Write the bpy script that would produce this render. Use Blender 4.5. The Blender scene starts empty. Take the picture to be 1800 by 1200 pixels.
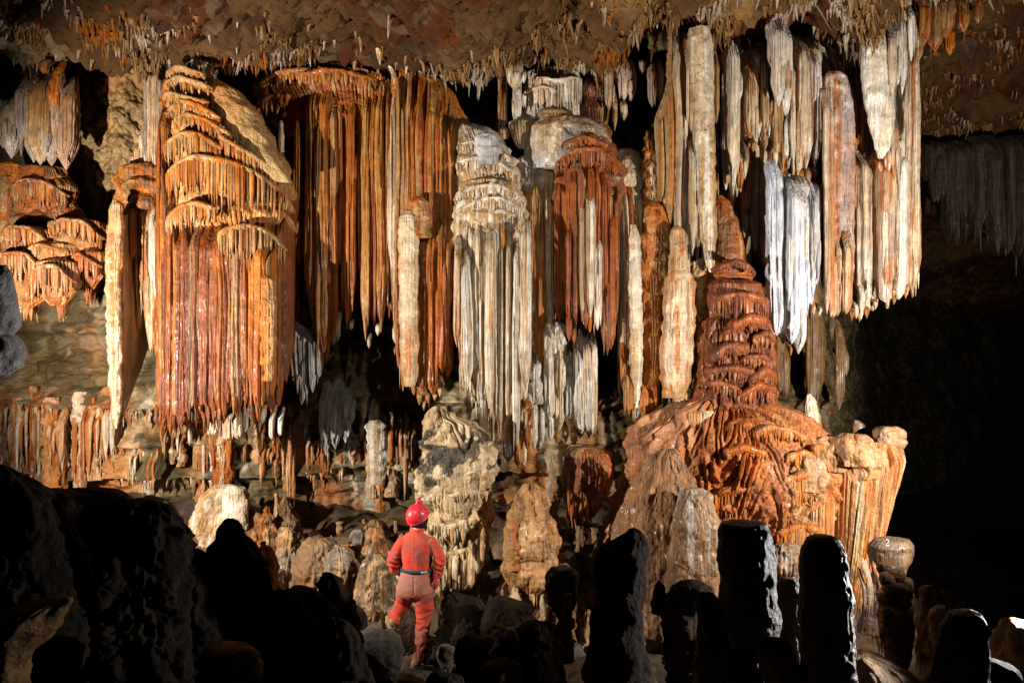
import bpy, math, random
import numpy as np
from mathutils import Vector, Matrix
S = bpy.context.scene
COL = S.collection
F = 1500.0                                   # focal length in photo pixels (1800 wide)

# ------------------------------------------------------------------ camera, world, light
cd = bpy.data.cameras.new("camera"); cam = bpy.data.objects.new("camera", cd); COL.objects.link(cam)
cd.sensor_width = 36; cd.lens = 30; cd.clip_end = 200; cd.clip_start = 0.05
cam.location = (0, 0, 0); cam.rotation_euler = (math.radians(90), 0, 0)
S.camera = cam
w = bpy.data.worlds.new("World"); S.world = w; w.use_nodes = True
w.node_tree.nodes["Background"].inputs[0].default_value = (.004, .004, .005, 1)
w.node_tree.nodes["Background"].inputs[1].default_value = 0.15
S.view_settings.view_transform = 'Standard'; S.view_settings.look = 'None'
S.view_settings.exposure = 0; S.view_settings.gamma = 1

def flash(name, loc, aim, power, cone=120, size=.06, color=(1, .95, .88), blend=.5):
    l = bpy.data.lights.new(name, 'SPOT'); l.energy = power; l.spot_size = math.radians(cone)
    l.spot_blend = blend; l.shadow_soft_size = size; l.color = color
    o = bpy.data.objects.new(name, l); COL.objects.link(o); o.location = loc
    o.rotation_euler = (Vector(aim) - Vector(loc)).to_track_quat('-Z', 'Y').to_euler()
    return o
# hand-held flashes standing in the cave, outside the frame; the overhead one is added fill
flash('flash_left', (-5.9, 6.8, -.3), (-2.4, 12.3, .2), 3000, 108, .03, (1, .95, .89))
flash('flash_right', (5.3, 6.8, -.5), (2.9, 11.6, .6), 1900, 130, .03, (1, .95, .89))
flash('flash_rim', (4.3, 6.2, -1.6), (1.5, 5.0, -1.5), 900, 70, .03, (1, .97, .94))
flash('fill_over', (.6, 4.6, 2.8), (.1, 12, .5), 270, 50, .06, (1, .95, .88), .7)  # added overhead fill for the wall, not one of the hand-held flashes
flash('flash_caver', (-1.9, 3.6, 2.2), (-.95, 8.75, -2.3), 700, 13, .05, (1, .97, .94), .8)
S.cycles.max_bounces = 4; S.cycles.diffuse_bounces = 1; S.cycles.glossy_bounces = 1

# ------------------------------------------------------------------ noise
_r = np.random.RandomState(11)
PT = _r.permutation(256); PT = np.concatenate([PT, PT, PT]); GV = _r.rand(256) * 2 - 1
def vn(x, y, z):
    x, y, z = np.broadcast_arrays(np.asarray(x, float), np.asarray(y, float), np.asarray(z, float))
    xf, yf, zf = np.floor(x), np.floor(y), np.floor(z)
    xi, yi, zi = xf.astype(int) & 255, yf.astype(int) & 255, zf.astype(int) & 255
    u, v, q = x - xf, y - yf, z - zf
    u = u*u*(3-2*u); v = v*v*(3-2*v); q = q*q*(3-2*q)
    def h(a, b, c): return GV[PT[PT[PT[(xi+a) & 255] + ((yi+b) & 255)] + ((zi+c) & 255)]]
    return ((h(0,0,0)*(1-u)+h(1,0,0)*u)*(1-v)+(h(0,1,0)*(1-u)+h(1,1,0)*u)*v)*(1-q) + \
           ((h(0,0,1)*(1-u)+h(1,0,1)*u)*(1-v)+(h(0,1,1)*(1-u)+h(1,1,1)*u)*v)*q
def fbm(x, y, z, o=3):
    s = 0; a = 1.0; t = 0
    for i in range(o):
        s = s + a*vn(x+13.7*i, y+5.1*i, z+9.2*i); t += a; a *= .5; x = x*2.03; y = y*2.03; z = z*2.03
    return s/t
def ss(a, b, x):
    t = np.clip((x-a)/(b-a), 0, 1); return t*t*(3-2*t)
def P(px, py, Y): return ((px-900)/F*Y, Y, (600-py)/F*Y)

# ------------------------------------------------------------------ pigments
OR=(.52,.18,.048); RU=(.34,.095,.030); DR=(.19,.06,.028); TN=(.48,.285,.125); CR=(.72,.56,.37); WH=(.80,.73,.61)
GR=(.40,.36,.32); PK=(.58,.42,.31); OL=(.15,.115,.04); BR=(.20,.115,.055); DK=(.10,.075,.055); LV=(.60,.58,.64)
def mix(a, b, t):
    t = np.asarray(t)[..., None]; return np.asarray(a)*(1-t) + np.asarray(b)*t
def pig(V, pal, seed, st=1.0):
    """stain pattern of a formation: broad patches of pal[0] and pal[1], vertical streaks of pal[2]"""
    x, y, z = V[..., 0], V[..., 1], V[..., 2]
    a = ss(-.25, .35, fbm(x*1.7+seed, y*1.7, z*.9/st, 3))
    c = mix(pal[0], pal[1], a)
    if len(pal) > 2:
        b = ss(.08, .32, fbm(x*17+seed*3, y*17, z*.5/st, 2)); c = mix(c, pal[2], b*.8)
        c = mix(c, c*.55, .55*ss(.1, .35, fbm(x*13-seed, y*13+7, z*.4/st, 2)))
    c = mix(c, c*np.array((.86, .60, .40)), .65*ss(.0, .35, fbm(x*1.1, y*.6+3, z*.45, 3)))      # rust seeping across neighbouring pieces
    g = 1 + .16*fbm(x*7, y*7+seed, z*7, 2)
    return c*g[..., None]

class MB:
    def __init__(s): s.v = []; s.f = []; s.c = []; s.n = 0
    def grid(s, V, C, wrap=True, ends=False):
        a, b = V.shape[:2]
        C = np.broadcast_to(np.asarray(C, float), V.shape)
        s.v.append(V.reshape(-1, 3)); s.c.append(C.reshape(-1, 3))
        i = np.arange(a-1)[:, None]; j = np.arange(b if wrap else b-1)[None, :]; k = (j+1) % b
        q = np.stack([i*b+j+0*k, i*b+k, (i+1)*b+k, (i+1)*b+j], -1).reshape(-1, 4) + s.n
        s.f.append(q); s.n += a*b
    def obj(s, name, mat, parent=None, loc=(0, 0, 0)):
        v = np.concatenate(s.v) - np.asarray(loc); f = np.concatenate(s.f); c = np.concatenate(s.c)
        me = bpy.data.meshes.new(name)
        me.vertices.add(len(v)); me.vertices.foreach_set('co', v.astype(np.float32).ravel())
        me.loops.add(f.size); me.loops.foreach_set('vertex_index', f.astype(np.int32).ravel())
        me.polygons.add(len(f)); me.polygons.foreach_set('loop_start', np.arange(0, f.size, 4, dtype=np.int32))
        me.update(calc_edges=True); me.validate()
        at = me.color_attributes.new('pigment', 'FLOAT_COLOR', 'POINT')
        at.data.foreach_set('color', np.concatenate([np.clip(c, .005, .9), np.ones((len(c), 1))], 1).astype(np.float32).ravel())
        me.shade_smooth(); me.materials.append(mat)
        o = bpy.data.objects.new(name, me); COL.objects.link(o)
        if parent: o.parent = parent
        else: o.location = loc
        return o

def stone(name, rough=.5, bump=.35, scale=26, spec=.4, vstretch=1.0, spots=0.0, streak=0.0, coat=.0):
    m = bpy.data.materials.new(name); m.use_nodes = True; nt = m.node_tree; N = nt.nodes; L = nt.links
    b = N["Principled BSDF"]
    at = N.new('ShaderNodeAttribute'); at.attribute_name = 'pigment'
    geo = N.new('ShaderNodeNewGeometry')
    mp = N.new('ShaderNodeMapping'); mp.inputs['Scale'].default_value = (1, 1, vstretch); L.new(geo.outputs['Position'], mp.inputs[0])
    n1 = N.new('ShaderNodeTexNoise'); n1.inputs['Scale'].default_value = scale; n1.inputs['Detail'].default_value = 7; n1.inputs['Roughness'].default_value = .62
    L.new(mp.outputs[0], n1.inputs[0])
    n2 = N.new('ShaderNodeTexNoise'); n2.inputs['Scale'].default_value = 5; n2.inputs['Detail'].default_value = 8; n2.inputs['Roughness'].default_value = .65
    L.new(geo.outputs['Position'], n2.inputs[0])
    mr = N.new('ShaderNodeMapRange'); mr.inputs[1].default_value = .3; mr.inputs[2].default_value = .7; mr.inputs[3].default_value = .62; mr.inputs[4].default_value = 1.25
    L.new(n2.outputs[0], mr.inputs[0])
    hs = N.new('ShaderNodeHueSaturation'); hs.inputs['Saturation'].default_value = 1.08
    L.new(at.outputs['Color'], hs.inputs['Color']); L.new(mr.outputs[0], hs.inputs['Value'])
    last = hs.outputs[0]
    if spots:
        n3 = N.new('ShaderNodeTexNoise'); n3.inputs['Scale'].default_value = 38; n3.inputs['Detail'].default_value = 3
        L.new(geo.outputs['Position'], n3.inputs[0])
        m3 = N.new('ShaderNodeMapRange'); m3.inputs[1].default_value = .62; m3.inputs[2].default_value = .7; m3.inputs[4].default_value = spots
        L.new(n3.outputs[0], m3.inputs[0])
        mx = N.new('ShaderNodeMix'); mx.data_type = 'RGBA'; mx.inputs[7].default_value = (.05, .035, .02, 1)
        L.new(m3.outputs[0], mx.inputs[0]); L.new(last, mx.inputs[6]); last = mx.outputs[2]
    L.new(last, b.inputs['Base Color'])
    r2 = N.new('ShaderNodeMapRange'); r2.inputs[3].default_value = rough-.12; r2.inputs[4].default_value = rough+.15
    L.new(n1.outputs[0], r2.inputs[0]); L.new(r2.outputs[0], b.inputs['Roughness'])
    b.inputs['Specular IOR Level'].default_value = spec
    cw = N.new('ShaderNodeMapRange'); cw.inputs[1].default_value = .45; cw.inputs[2].default_value = .65; cw.inputs[4].default_value = coat
    L.new(n2.outputs[0], cw.inputs[0]); L.new(cw.outputs[0], b.inputs['Coat Weight']); b.inputs['Coat Roughness'].default_value = .22
    bp = N.new('ShaderNodeBump'); bp.inputs['Strength'].default_value = bump; bp.inputs['Distance'].default_value = .035
    L.new(n1.outputs[0], bp.inputs['Height']); L.new(bp.outputs[0], b.inputs['Normal'])
    if streak:                                   # fine vertical growth flutes
        m4 = N.new('ShaderNodeMapping'); m4.inputs['Scale'].default_value = (1, 1, .035); L.new(geo.outputs['Position'], m4.inputs[0])
        n4 = N.new('ShaderNodeTexNoise'); n4.inputs['Scale'].default_value = 34; n4.inputs['Detail'].default_value = 3; L.new(m4.outputs[0], n4.inputs[0])
        b4 = N.new('ShaderNodeBump'); b4.inputs['Strength'].default_value = streak; b4.inputs['Distance'].default_value = .06
        L.new(n4.outputs[0], b4.inputs['Height']); L.new(b4.outputs[0], bp.inputs['Normal'])
    return m
M_CAL = stone('calcite', .46, .55, 26, .4, .5, 0, 1.0, .5)
M_FLOW = stone('flowstone', .48, .8, 24, .4, .8, 0, .5, .4)
M_ROCK = stone('cave_rock', .6, .9, 9, .4, 1, .5)
M_CRUST = stone('crusted_stalagmite', .5, 1.0, 24, .35, 1, .4)
M_DARK = stone('shaded_boulder', .8, 1.0, 20, .12, 1, .4)  # dull finish that keeps the foreground stones in shade
M_CEIL = stone('ceiling_rock', .8, 1, 11, .2, 1, .7)

# ------------------------------------------------------------------ shape makers
def flow(M, rows, Y, pal, seed=1, dr=.8, tier=0, ta=.1, fl=.09, fa=.0, na=.02, lump=0, lf=1.3, crust=0, res=1.0, fringe=0,
         lean=0, st=1.0, hdmax=9, pw=2.0, arch=.25):
    """body of revolution-like flowstone following a left/right outline; rows = (py, left px, right px) at distance Y"""
    rows = np.array(rows, float)
    zz = (600-rows[:, 0])/F*Y; xl = (rows[:, 1]-900)/F*Y; xr = (rows[:, 2]-900)/F*Y
    cx = (xl+xr)/2; hw = (xr-xl)/2
    s = np.concatenate([[0], np.cumsum(np.hypot(np.diff(zz), np.abs(np.diff(hw)))+1e-6)])
    step = .0115/res
    nz = int(np.clip(s[-1]/step, 24, 480))
    t = np.linspace(0, s[-1], nz)
    def sm(a):
        k = max(1, int(nz*.018)); w_ = np.hanning(2*k+1)+.01; w_ /= w_.sum()
        return np.convolve(np.pad(np.interp(t, s, a), k, mode='edge'), w_, 'valid')
    z, cx, hw = sm(zz), sm(cx), sm(hw)
    per = 2*math.pi*max(hw)
    nt = int(np.clip(per/step*.72, 40, 620))
    th = np.linspace(0, 2*math.pi, nt, endpoint=False)
    th = np.mod(1.5*math.pi+(th-math.pi)-.55*np.sin(th-math.pi), 2*math.pi)      # finer on the side that faces the chamber
    Z = np.repeat(z[:, None], nt, 1); TH = np.repeat(th[None], nz, 0)
    HW = np.repeat(hw[:, None], nt, 1); HD = np.minimum(HW*dr, hdmax)
    ct, sn = np.cos(TH), np.sin(TH)
    e = 2.0/pw
    X = cx[:, None] + HW*np.sign(ct)*np.abs(ct)**e; YY = Y + HD*np.sign(sn)*np.abs(sn)**e
    mean = max(hw)
    arc = TH*mean
    d = 0*Z; so = seed*7.31
    lx, ly = np.cos(TH)*mean, np.sin(TH)*mean
    if lump: d = d + lump*fbm(lx*lf+so, ly*lf, Z*lf*.8, 3)
    flam = 1.0
    if tier:
        zz2 = (-Z + .45*tier*vn(so, .5, Z*.9/tier) + arch*tier*2.2*vn(lx*2.2+so, ly*2.2, Z*.6) + arch*tier*1.2*vn(lx*6+so, ly*6, Z*1.0))/tier + seed*.37
        k = np.floor(zz2); fr = zz2-k
        amp = .55+.75*vn(k*3.3+so, lx*2.2, ly*2.2)+.35*vn(k*5.3+so, lx*6, ly*6)
        out = np.power(ss(0, .42, fr), .8)*(1-.95*ss(.40, 1.0, fr))
        d = d + ta*amp*(out-.4)
        flam = .25+.75*ss(.3, .55, fr)
    if fa:
        wv = arc + .35*fl*vn(arc*1.2+so, Z*1.1, 3.3)*3 + .5*fl*vn(arc*4+so, Z*.35, 8.8)
        u = wv/fl; k = np.floor(u)
        rh = vn(k*7.7+so, 0.5+so, .25)*.5+.5
        f1 = np.power(np.abs(np.sin(math.pi*u)), .55)*(.5+.7*rh)
        u2 = wv/fl*2.7+so; f2 = np.power(np.abs(np.sin(math.pi*u2)), .6)
        br = ss(-.35, .25, vn(arc*3/fl*.3+so, Z*2.2, 1.7))
        flam = flam*(.4+.6*ss(-.25, .15, fbm(lx*1.8+so, ly*1.8, Z*1.4, 2)))
        d = d + fa*flam*(1.35*(f1-.75)*(.45+.55*br) + .40*(f2-.6))
    d = d + na*fbm(lx*9+so, ly*9, Z*9, 3)*1.6
    if tier: d = d - .016*np.abs(fbm(lx*4+so, ly*4, Z*19+1.5*vn(lx*3, ly*3+so, Z*2), 2))*(1.6 if not fa else 1)
    if crust:
        c1 = fbm(lx*16+so, ly*16, Z*16, 2); c2 = vn(lx*5+so, ly*5, Z*3)
        d = d + crust*np.maximum(c1, -.2)*ss(-.5, .3, c2)*2.2
    fade = np.minimum(1, HW/(mean*.25+1e-6))**.7
    d = d*fade
    X = X + d*ct; YY = YY + d*sn/ max(dr, .5)*.8
    Z = Z + .5*na*fbm(lx*5, ly*5+so, Z*5, 2) + (0 if not lump else .25*lump*fbm(lx*2, ly*2+so, Z*2, 2))*fade
    if lean: X = X + lean*(Z-z[-1])
    V = np.stack([X, YY, Z], -1)
    # close the ends
    top = V[:1].mean(1, keepdims=True).repeat(nt, 1); bot = V[-1:].mean(1, keepdims=True).repeat(nt, 1)
    V = np.concatenate([top, V, bot], 0)
    M.grid(V, pig(V, pal, so, st))
    if fringe:
        rg = random.Random(seed)
        for i in range(fringe):
            a = rg.uniform(math.pi*1.02, math.pi*1.98); q = V[-2-int(rg.uniform(0, nz*.03)), int(a/(2*math.pi)*nt) % nt]
            w_ = rg.uniform(.03, .075)
            blade(M, q[0]*.98+.02*cx[-1], q[1]+.03, q[2]+.12, q[2]-rg.uniform(.03, .22), w_, w_, rg.random()*99, pal, tp=.8)
    return V

def blade(M, x, y, zt, zb, w, d, seed, pal, tp=.28, sub=5, ma=.16, sway=.25, topw=.75, rip=.02, tilt=0, pw=1.5, em=.16):
    """one hanging calcite blade: fluted tapering body that grows out of its cap and is pointed below"""
    L = zt-zb
    nz = int(np.clip(L/.03, 10, 120)); nt = int(np.clip(w*3.2/.0068, 14, 120))
    t = np.concatenate([np.linspace(0, 1-tp*.5, nz), 1-tp*.5+tp*.5*np.linspace(0, 1, max(6, nz//4))[1:]**.8])
    th = np.linspace(0, 2*math.pi, nt, endpoint=False)
    T, TH = np.meshgrid(t, th, indexing='ij')
    k = np.clip((T-(1-tp))/tp, 0, 1); tl = T*L
    pr = (topw+(1-topw)*ss(0, .35, T))*(1-np.power(k, pw)*.97)*np.sqrt(np.clip(tl/(w*.6), .0, 1))
    Z = zt-L*T
    cx_, sx_ = np.cos(TH), np.sin(TH)
    q1 = fbm(cx_*sub*.6+seed, sx_*sub*.6, Z*.45+seed, 2); q2 = vn(cx_*sub*1.5+seed*2, sx_*sub*1.5, Z*.7)
    fl = 1-np.abs(q1)*2.6; f2 = 1-np.abs(q2)*2.2
    r = pr*(.90-ma*.75+ma*1.7*np.minimum(1-fl, .9)+ma*.7*np.minimum(1-f2, 1)) * (1+rip*3*fbm(cx_*2+seed, sx_*2, Z*8, 2)+.08*vn(seed, Z*1.3, TH*0+1)+.07*vn(cx_*3+seed, sx_*3, Z*2.1)+.04*vn(seed, Z*11, TH*0+4))
    X = x + sway*w*vn(seed*3.1, Z*.8, 0.)*1.2 + tilt*(T**1.5)*L + r*w/2*cx_
    YY = y + sway*w*vn(seed*1.7, Z*.8, 5.) + r*d/2*sx_ + em*(1-ss(0, min(.5, .35/max(L, .1)), T))
    V = np.stack([X, YY, Z], -1)
    M.grid(V, pig(V, pal, seed, 2.5))

def pleat(M, top, bot, Y, pals, w=(10, 22), seed=1, bow=.3, jit=14, depth=.78, tip=28, thick=.10, sec=.44, shear=(0, 0)):
    """continuous pleated calcite curtain: rounded folds of uneven width, narrow grooves, serrated lower edge"""
    rg = random.Random(seed*13+1); top = np.array(top, float); bot = np.array(bot, float); m = Y/F
    L, R = top[0, 0], top[-1, 0]; edges = [L]
    while edges[-1] < R-3: edges.append(min(R, edges[-1]+rg.uniform(*w)*(1.6 if rg.random() < .15 else 1)))
    e = np.array(edges); nr = len(e)-1
    ln = np.array([rg.uniform(-1, 1)*jit*(2.2 if rg.random() < .15 else 1) for _ in range(nr)]); am = np.array([rg.uniform(.55, 1.35) for _ in range(nr)])
    pc_ = np.array([rg.randrange(len(pals)) for _ in range(nr)])
    nu = int(np.clip((R-L)*1.15*max(1, 9/np.mean(w)), 60, 900)); px = np.linspace(L+.01, R-.01, nu)
    t_, b_ = np.interp(px, top[:, 0], top[:, 1]), np.interp(px, bot[:, 0], bot[:, 1])
    nv = int(np.clip((b_-t_).max()/3.0, 40, 260)); v = np.concatenate([np.linspace(0, .8, int(nv*.7)), np.linspace(.8, 1, int(nv*.4))[1:]])
    PX, VV = np.meshgrid(px, v, indexing='ij'); zr = VV*(b_-t_)[:, None]*m
    wp = np.mean(w)*.30*vn(PX*.02+seed, zr*.8, 1.)*ss(0, .3, VV)+np.mean(w)*.12*vn(PX*.09, zr*2.2, seed)
    Q = np.clip(PX+wp, L, R-.001); k = np.clip(np.searchsorted(e, Q, 'right')-1, 0, nr-1)
    wr = (e[k+1]-e[k]); sx = (Q-e[k])/wr*2-1
    rnd = np.power(np.clip(1-np.abs(sx)**2.0, 0, 1), .5)
    birth = ss(-.5, .1, vn(k*3.7+seed, zr*.7, .5)+.9*VV)
    h = np.clip(wr, 0, 26)*m*depth*am[k]*rnd*(.35+.65*birth)
    q2 = Q/np.mean(w)*2.9+seed; h = h+np.mean(w)*m*sec*(np.abs(vn(q2, zr*.5, 2.))*1.6-.3)*(.4+.6*VV) + np.mean(w)*m*sec*.5*np.abs(vn(q2*2.3, zr*.8, 4.))
    kk = np.clip(np.searchsorted(e, px, 'right')-1, 0, nr-1); s0 = (px-e[kk])/(e[kk+1]-e[kk])*2-1
    bb = b_+ln[kk]-tip*np.abs(s0)**1.6*np.clip((e[kk+1]-e[kk])/12, .4, 1.5)+3*vn(px*.5, seed, 0.)
    bb = np.maximum(bb, t_+15)
    end = np.power(np.clip((1-VV)/.10, 0, 1), .6); u = (PX-L)/(R-L)
    XX = (PX+(shear[0]+(shear[1]-shear[0])*(PX-L)/(R-L))*VV**1.2-900)*m+.012*vn(PX*.03, zr*1.1, seed); ZZ = (600-(t_[:, None]+(bb-t_)[:, None]*VV))*m
    prof = np.sqrt(np.clip(np.sin(math.pi*u), 0, 1))
    rip = .010*fbm(XX*5+seed, XX*0, ZZ*8, 3)+.006*fbm(XX*30, 0, ZZ*22, 2)
    em = .22*(1-ss(0, .16, VV+.05*vn(PX*.12, seed, 0.)))
    YF = Y-bow*prof-(h+rip)*end*(.4+.6*ss(0, .04, VV))+em
    YB = Y-bow*prof+thick*end*.6+.02+em
    c = np.zeros(XX.shape+(3,)); Vf = np.stack([XX, YF, ZZ], -1)
    for i, p_ in enumerate(pals):
        mk = (pc_[k] == i)
        if mk.any(): c[mk] = pig(Vf[mk][None], p_, seed+i, 2.5)[0]
    Vb = np.stack([XX, YB, ZZ], -1)
    V = np.concatenate([Vf, Vb[::-1]], 0).transpose(1, 0, 2); C = np.concatenate([c, c[::-1]], 0).transpose(1, 0, 2)
    V = np.concatenate([V, V[-1:].mean(1, keepdims=True)*0+np.concatenate([Vb, Vb[::-1]], 0).transpose(1, 0, 2)[-1:]], 0); C = np.concatenate([C, C[-1:]], 0)
    M.grid(V, C)

def curtain(M, top, bot, Y, pals, w=(10, 22), seed=1, bow=.35, jit=18, layers=2, tp=(.12, .35), dpt=1.6, back=True, ma=.18, topw=.85, acc=.35):
    """pleated curtain with a few blades standing proud of it: top and bottom edges are (px, py) polylines at distance Y"""
    pleat(M, top, bot, Y, pals, w, seed, bow, jit)
    rg = random.Random(seed); top = np.array(top, float); bot = np.array(bot, float)
    L, R = top[0, 0], top[-1, 0]; m = Y/F; px = L
    while px < R:
        ww = rg.uniform(*w); c = min(px+ww/2, R-ww*.5); u = (c-L)/(R-L)
        yt = np.interp(c, top[:, 0], top[:, 1]); yb = np.interp(c, bot[:, 0], bot[:, 1])+rg.uniform(-.2, 1)*jit
        if yb-yt > 12 and rg.random() < acc:
            blade(M, (c-900)*m, Y-bow*math.sqrt(max(0, math.sin(math.pi*u)))-ww*m*.25, (600-yt-rg.uniform(0, .3)*(yb-yt))*m, (600-yb)*m, ww*m*.9, ww*m*rg.uniform(1.0, dpt), rg.random()*90,
                  rg.choice(pals), rg.uniform(*tp), rg.choice([4, 5, 7]), ma, .2, topw)
        px += ww
    px = L+4
    while px < R-4:                                   # ragged thin tips along the lower edge
        yb = np.interp(px, bot[:, 0], bot[:, 1]); u = (px-L)/(R-L); h_ = rg.uniform(14, 60); ww = rg.uniform(3.5, 7)
        blade(M, (px-900)*m, Y-bow*math.sqrt(max(0, math.sin(math.pi*u)))-rg.uniform(-.06, .12), (600-yb+h_+10)*m, (600-yb-rg.uniform(-14, .35*h_+jit*.5))*m, ww*m, ww*m*1.3, rg.random()*90, rg.choice(pals), .6, 3, .2, .3, 1)
        px += rg.uniform(4, 13)
def bl(M, lst, Y, pals, seed=1, dpt=1.3, tp=.25, ma=.14, dz=0.0, topw=.8, sub=None, pw=1.5):
    """hand placed blades: (px centre, py top, py bottom, width px[, tilt])"""
    rg = random.Random(seed); m = Y/F
    for q in lst:
        c, a, b, ww = q[:4]; yy = Y+rg.uniform(-.08, .08)+dz; ti = q[4] if len(q) > 4 else 0
        blade(M, (c-900)*m, yy, (600-a)*m, (600-b)*m, ww*m, ww*m*dpt, rg.random()*90, rg.choice(pals), tp*rg.uniform(.8, 1.2),
              sub or rg.choice([4, 5, 6, 8]), ma, .15, topw, tilt=ti, pw=pw)
        if ww >= 12 and b-a > 60:
            for k in range(rg.choice((2, 3, 4))):
                o_ = rg.uniform(-.5, .5); w2 = ww*rg.uniform(.22, .45); a2 = a+(b-a)*rg.uniform(.0, .45)
                blade(M, (c+o_*ww-900)*m, yy-ww*m*dpt*.42*math.sqrt(1-o_*o_*3.4 if abs(o_) < .5 else .15), (600-a2)*m, (600-(a2+(b-a2)*rg.uniform(.55, 1.0)))*m, w2*m, w2*m*1.4, rg.random()*90, rg.choice(pals), .35, 4, .2, .2, .6, tilt=ti)

def apron(M, arc, ln, Y, cx, hw, hd, pals, seed=1, w=(3.5, 6.5), lip=5, off=.02, dens=.72):
    """rounded lip along the arc with a fringe of thin drips, lying on a column of centre cx and half width hw (pixels)"""
    rg = random.Random(seed*17+3); arc = np.array(arc, float); m = Y/F
    ysf = lambda px: Y - hd*math.sqrt(max(.02, 1-((px-cx)/hw)**2)) - off
    n = max(12, int((arc[-1, 0]-arc[0, 0])/1.6)); px = np.linspace(arc[0, 0], arc[-1, 0], n); py = np.interp(px, arc[:, 0], arc[:, 1])
    k = max(1, n//12); wn = np.ones(2*k+1)/(2*k+1); py = np.convolve(np.pad(py, k, mode='edge'), wn, 'valid')+1.5*fbm(px*.06, seed, 0., 2)
    yy = np.array([ysf(p) for p in px]); th = np.linspace(0, 2*math.pi, 14, endpoint=False)
    c = np.stack([(px-900)*m, yy, (600-py)*m], -1); env = np.sqrt(np.clip(np.minimum(np.arange(n), np.arange(n)[::-1])/max(3, n*.08), .02, 1))
    R = lip*m*env*(1+.35*fbm(px*.12, seed, 3., 2))
    V = np.stack([c[:, 0, None]+0*th, c[:, 1, None]+R[:, None]*1.5*np.sin(th)+.02, c[:, 2, None]+R[:, None]*np.cos(th)*np.where(np.cos(th) > 0, .8, 1.5)], -1)
    M.grid(V, pig(V, pals[0], seed, 1))
    p = arc[0, 0]+2
    while p < arc[-1, 0]-2:
        ww = rg.uniform(*w); q = np.interp(p, px, py); u = (p-arc[0, 0])/(arc[-1, 0]-arc[0, 0]); l_ = ln*rg.uniform(.55, 1.15)*(.6+.4*math.sin(math.pi*u))
        blade(M, (p-900)*m, ysf(p)+rg.uniform(-.01, .03), (600-q)*m, (600-q-l_)*m, ww*m*1.15, ww*m*1.6, rg.random()*90, rg.choice(pals), rg.uniform(.35, .8), 3, .12, .15, 1.0, em=.0, tilt=0)
        p += ww*rg.uniform(dens, dens*1.5)

def tag(o, label=None, cat=None, group=None, kind=None):
    if label: o['label'] = label
    if cat: o['category'] = cat
    if group: o['group'] = group
    if kind: o['kind'] = kind
    return o
def thing(name, loc, label, cat, group=None):
    o = bpy.data.objects.new(name, None); COL.objects.link(o); o.location = loc; o.empty_display_size = .2
    return tag(o, label, cat, group)
def form(name, label, cat, parts, at, group=None):
    """a formation: one mesh, or an Empty with one mesh per part. parts = [(part name, MB, material)]"""
    loc = P(*at)
    if len(parts) == 1:
        return tag(parts[0][1].obj(name, parts[0][2], None, loc), label, cat, group)
    r = thing(name, loc, label, cat, group)
    for pn, mb, mt in parts: mb.obj(pn, mt, r, loc)
    return r
def part(parent, name, fn, mat):
    m = MB(); fn(m); return m.obj(name, mat, parent, parent.location)
def one(name, label, cat, at, mat, fn, group=None):
    m = MB(); fn(m); return form(name, label, cat, [(name, m, mat)], at, group)

# ------------------------------------------------------------------ the setting: floor, rock walls, ceiling
def build_floor():
    x = np.linspace(-15, 18, 520); y = np.linspace(1.2, 30, 500)
    X, Y = np.meshgrid(x, y, indexing='ij')
    g = np.interp(Y, [0, 3, 5, 7, 8.4, 9.2, 11, 13, 15, 26], [-2.1, -2.25, -2.5, -3.3, -3.5, -3.5, -3.35, -2.9, -2.6, -3.4])
    g = g - 3.2*ss(4.9, 7.5, X-.0*Y)*ss(7.5, 11, Y) + ss(-3, -6, X)*.35 + .22*fbm(X*.6, Y*.6, 0, 3) + .10*np.abs(fbm(X*2.2, Y*2.2, 3., 3)) + .12*ss(-.05, .25, fbm(X*2.8, Y*2.8, 5., 2)) + .07*fbm(X*9, Y*9, 1., 3)
    V = np.stack([X, Y, g], -1); m = MB()
    c = pig(V, [(.13, .085, .05), (.07, .05, .035), (.20, .13, .07)], 3.1, .5)*(1-.75*ss(4.3, 5.4, X))[..., None]; m.grid(V, c, False)  # unlit far right put into the pigment: floor darkened there
    tag(m.obj('floor', M_ROCK), kind='structure')
_pth = np.array([(-13, 5), (-11, 10), (-9.5, 12.6), (-8, 13.6), (-6, 13.5), (-4, 13.7), (-1, 14.1), (2, 14.2), (4.2, 14.2), (5.6, 15.2), (7.2, 18), (10, 23), (15, 27), (24, 29)], float)
_n = 1500
_s = np.concatenate([[0], np.cumsum(np.hypot(*np.diff(_pth, axis=0).T))]); _t = np.linspace(0, _s[-1], _n)
_w = np.hanning(101); _w /= _w.sum()
WX = np.convolve(np.pad(np.interp(_t, _s, _pth[:, 0]), 50, mode='edge'), _w, 'valid'); WY = np.convolve(np.pad(np.interp(_t, _s, _pth[:, 1]), 50, mode='edge'), _w, 'valid')
LEDGES = ((-.95, .38), (-2.05, .40), (-1.55, .20), (.15, .25), (1.7, .3), (-.35, .14))
def wall_d(XX, Z):
    zz = Z + .16*fbm(XX*.7, Z*.3, 1., 3) + .04*vn(XX*4, 0*Z, 3.)
    led = 0
    for lz, a in LEDGES:
        q = zz-lz; led = led + a*np.where(q > 0, np.exp(-np.abs(q)*2.6), np.exp(-np.abs(q)*16))
    d = led + .35*fbm(XX*.8, Z*.8, 4., 3) + .22*np.abs(fbm(XX*2.6, Z*5, 7., 4)) + .08*fbm(XX*8, Z*9, 2., 4)
    colm = np.maximum(0, fbm(XX*3.1, Z*.25, 9., 3)); lowz = ss(.3, -1.2, Z)
    fl = np.power(np.abs(np.sin(XX*16+3*vn(XX*2, Z*.8, 1.))), .6)*ss(-.2, .3, fbm(XX*1.3, Z*1.1, 6., 2))
    return d + .55*colm*lowz + .07*fl*lowz
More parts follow.
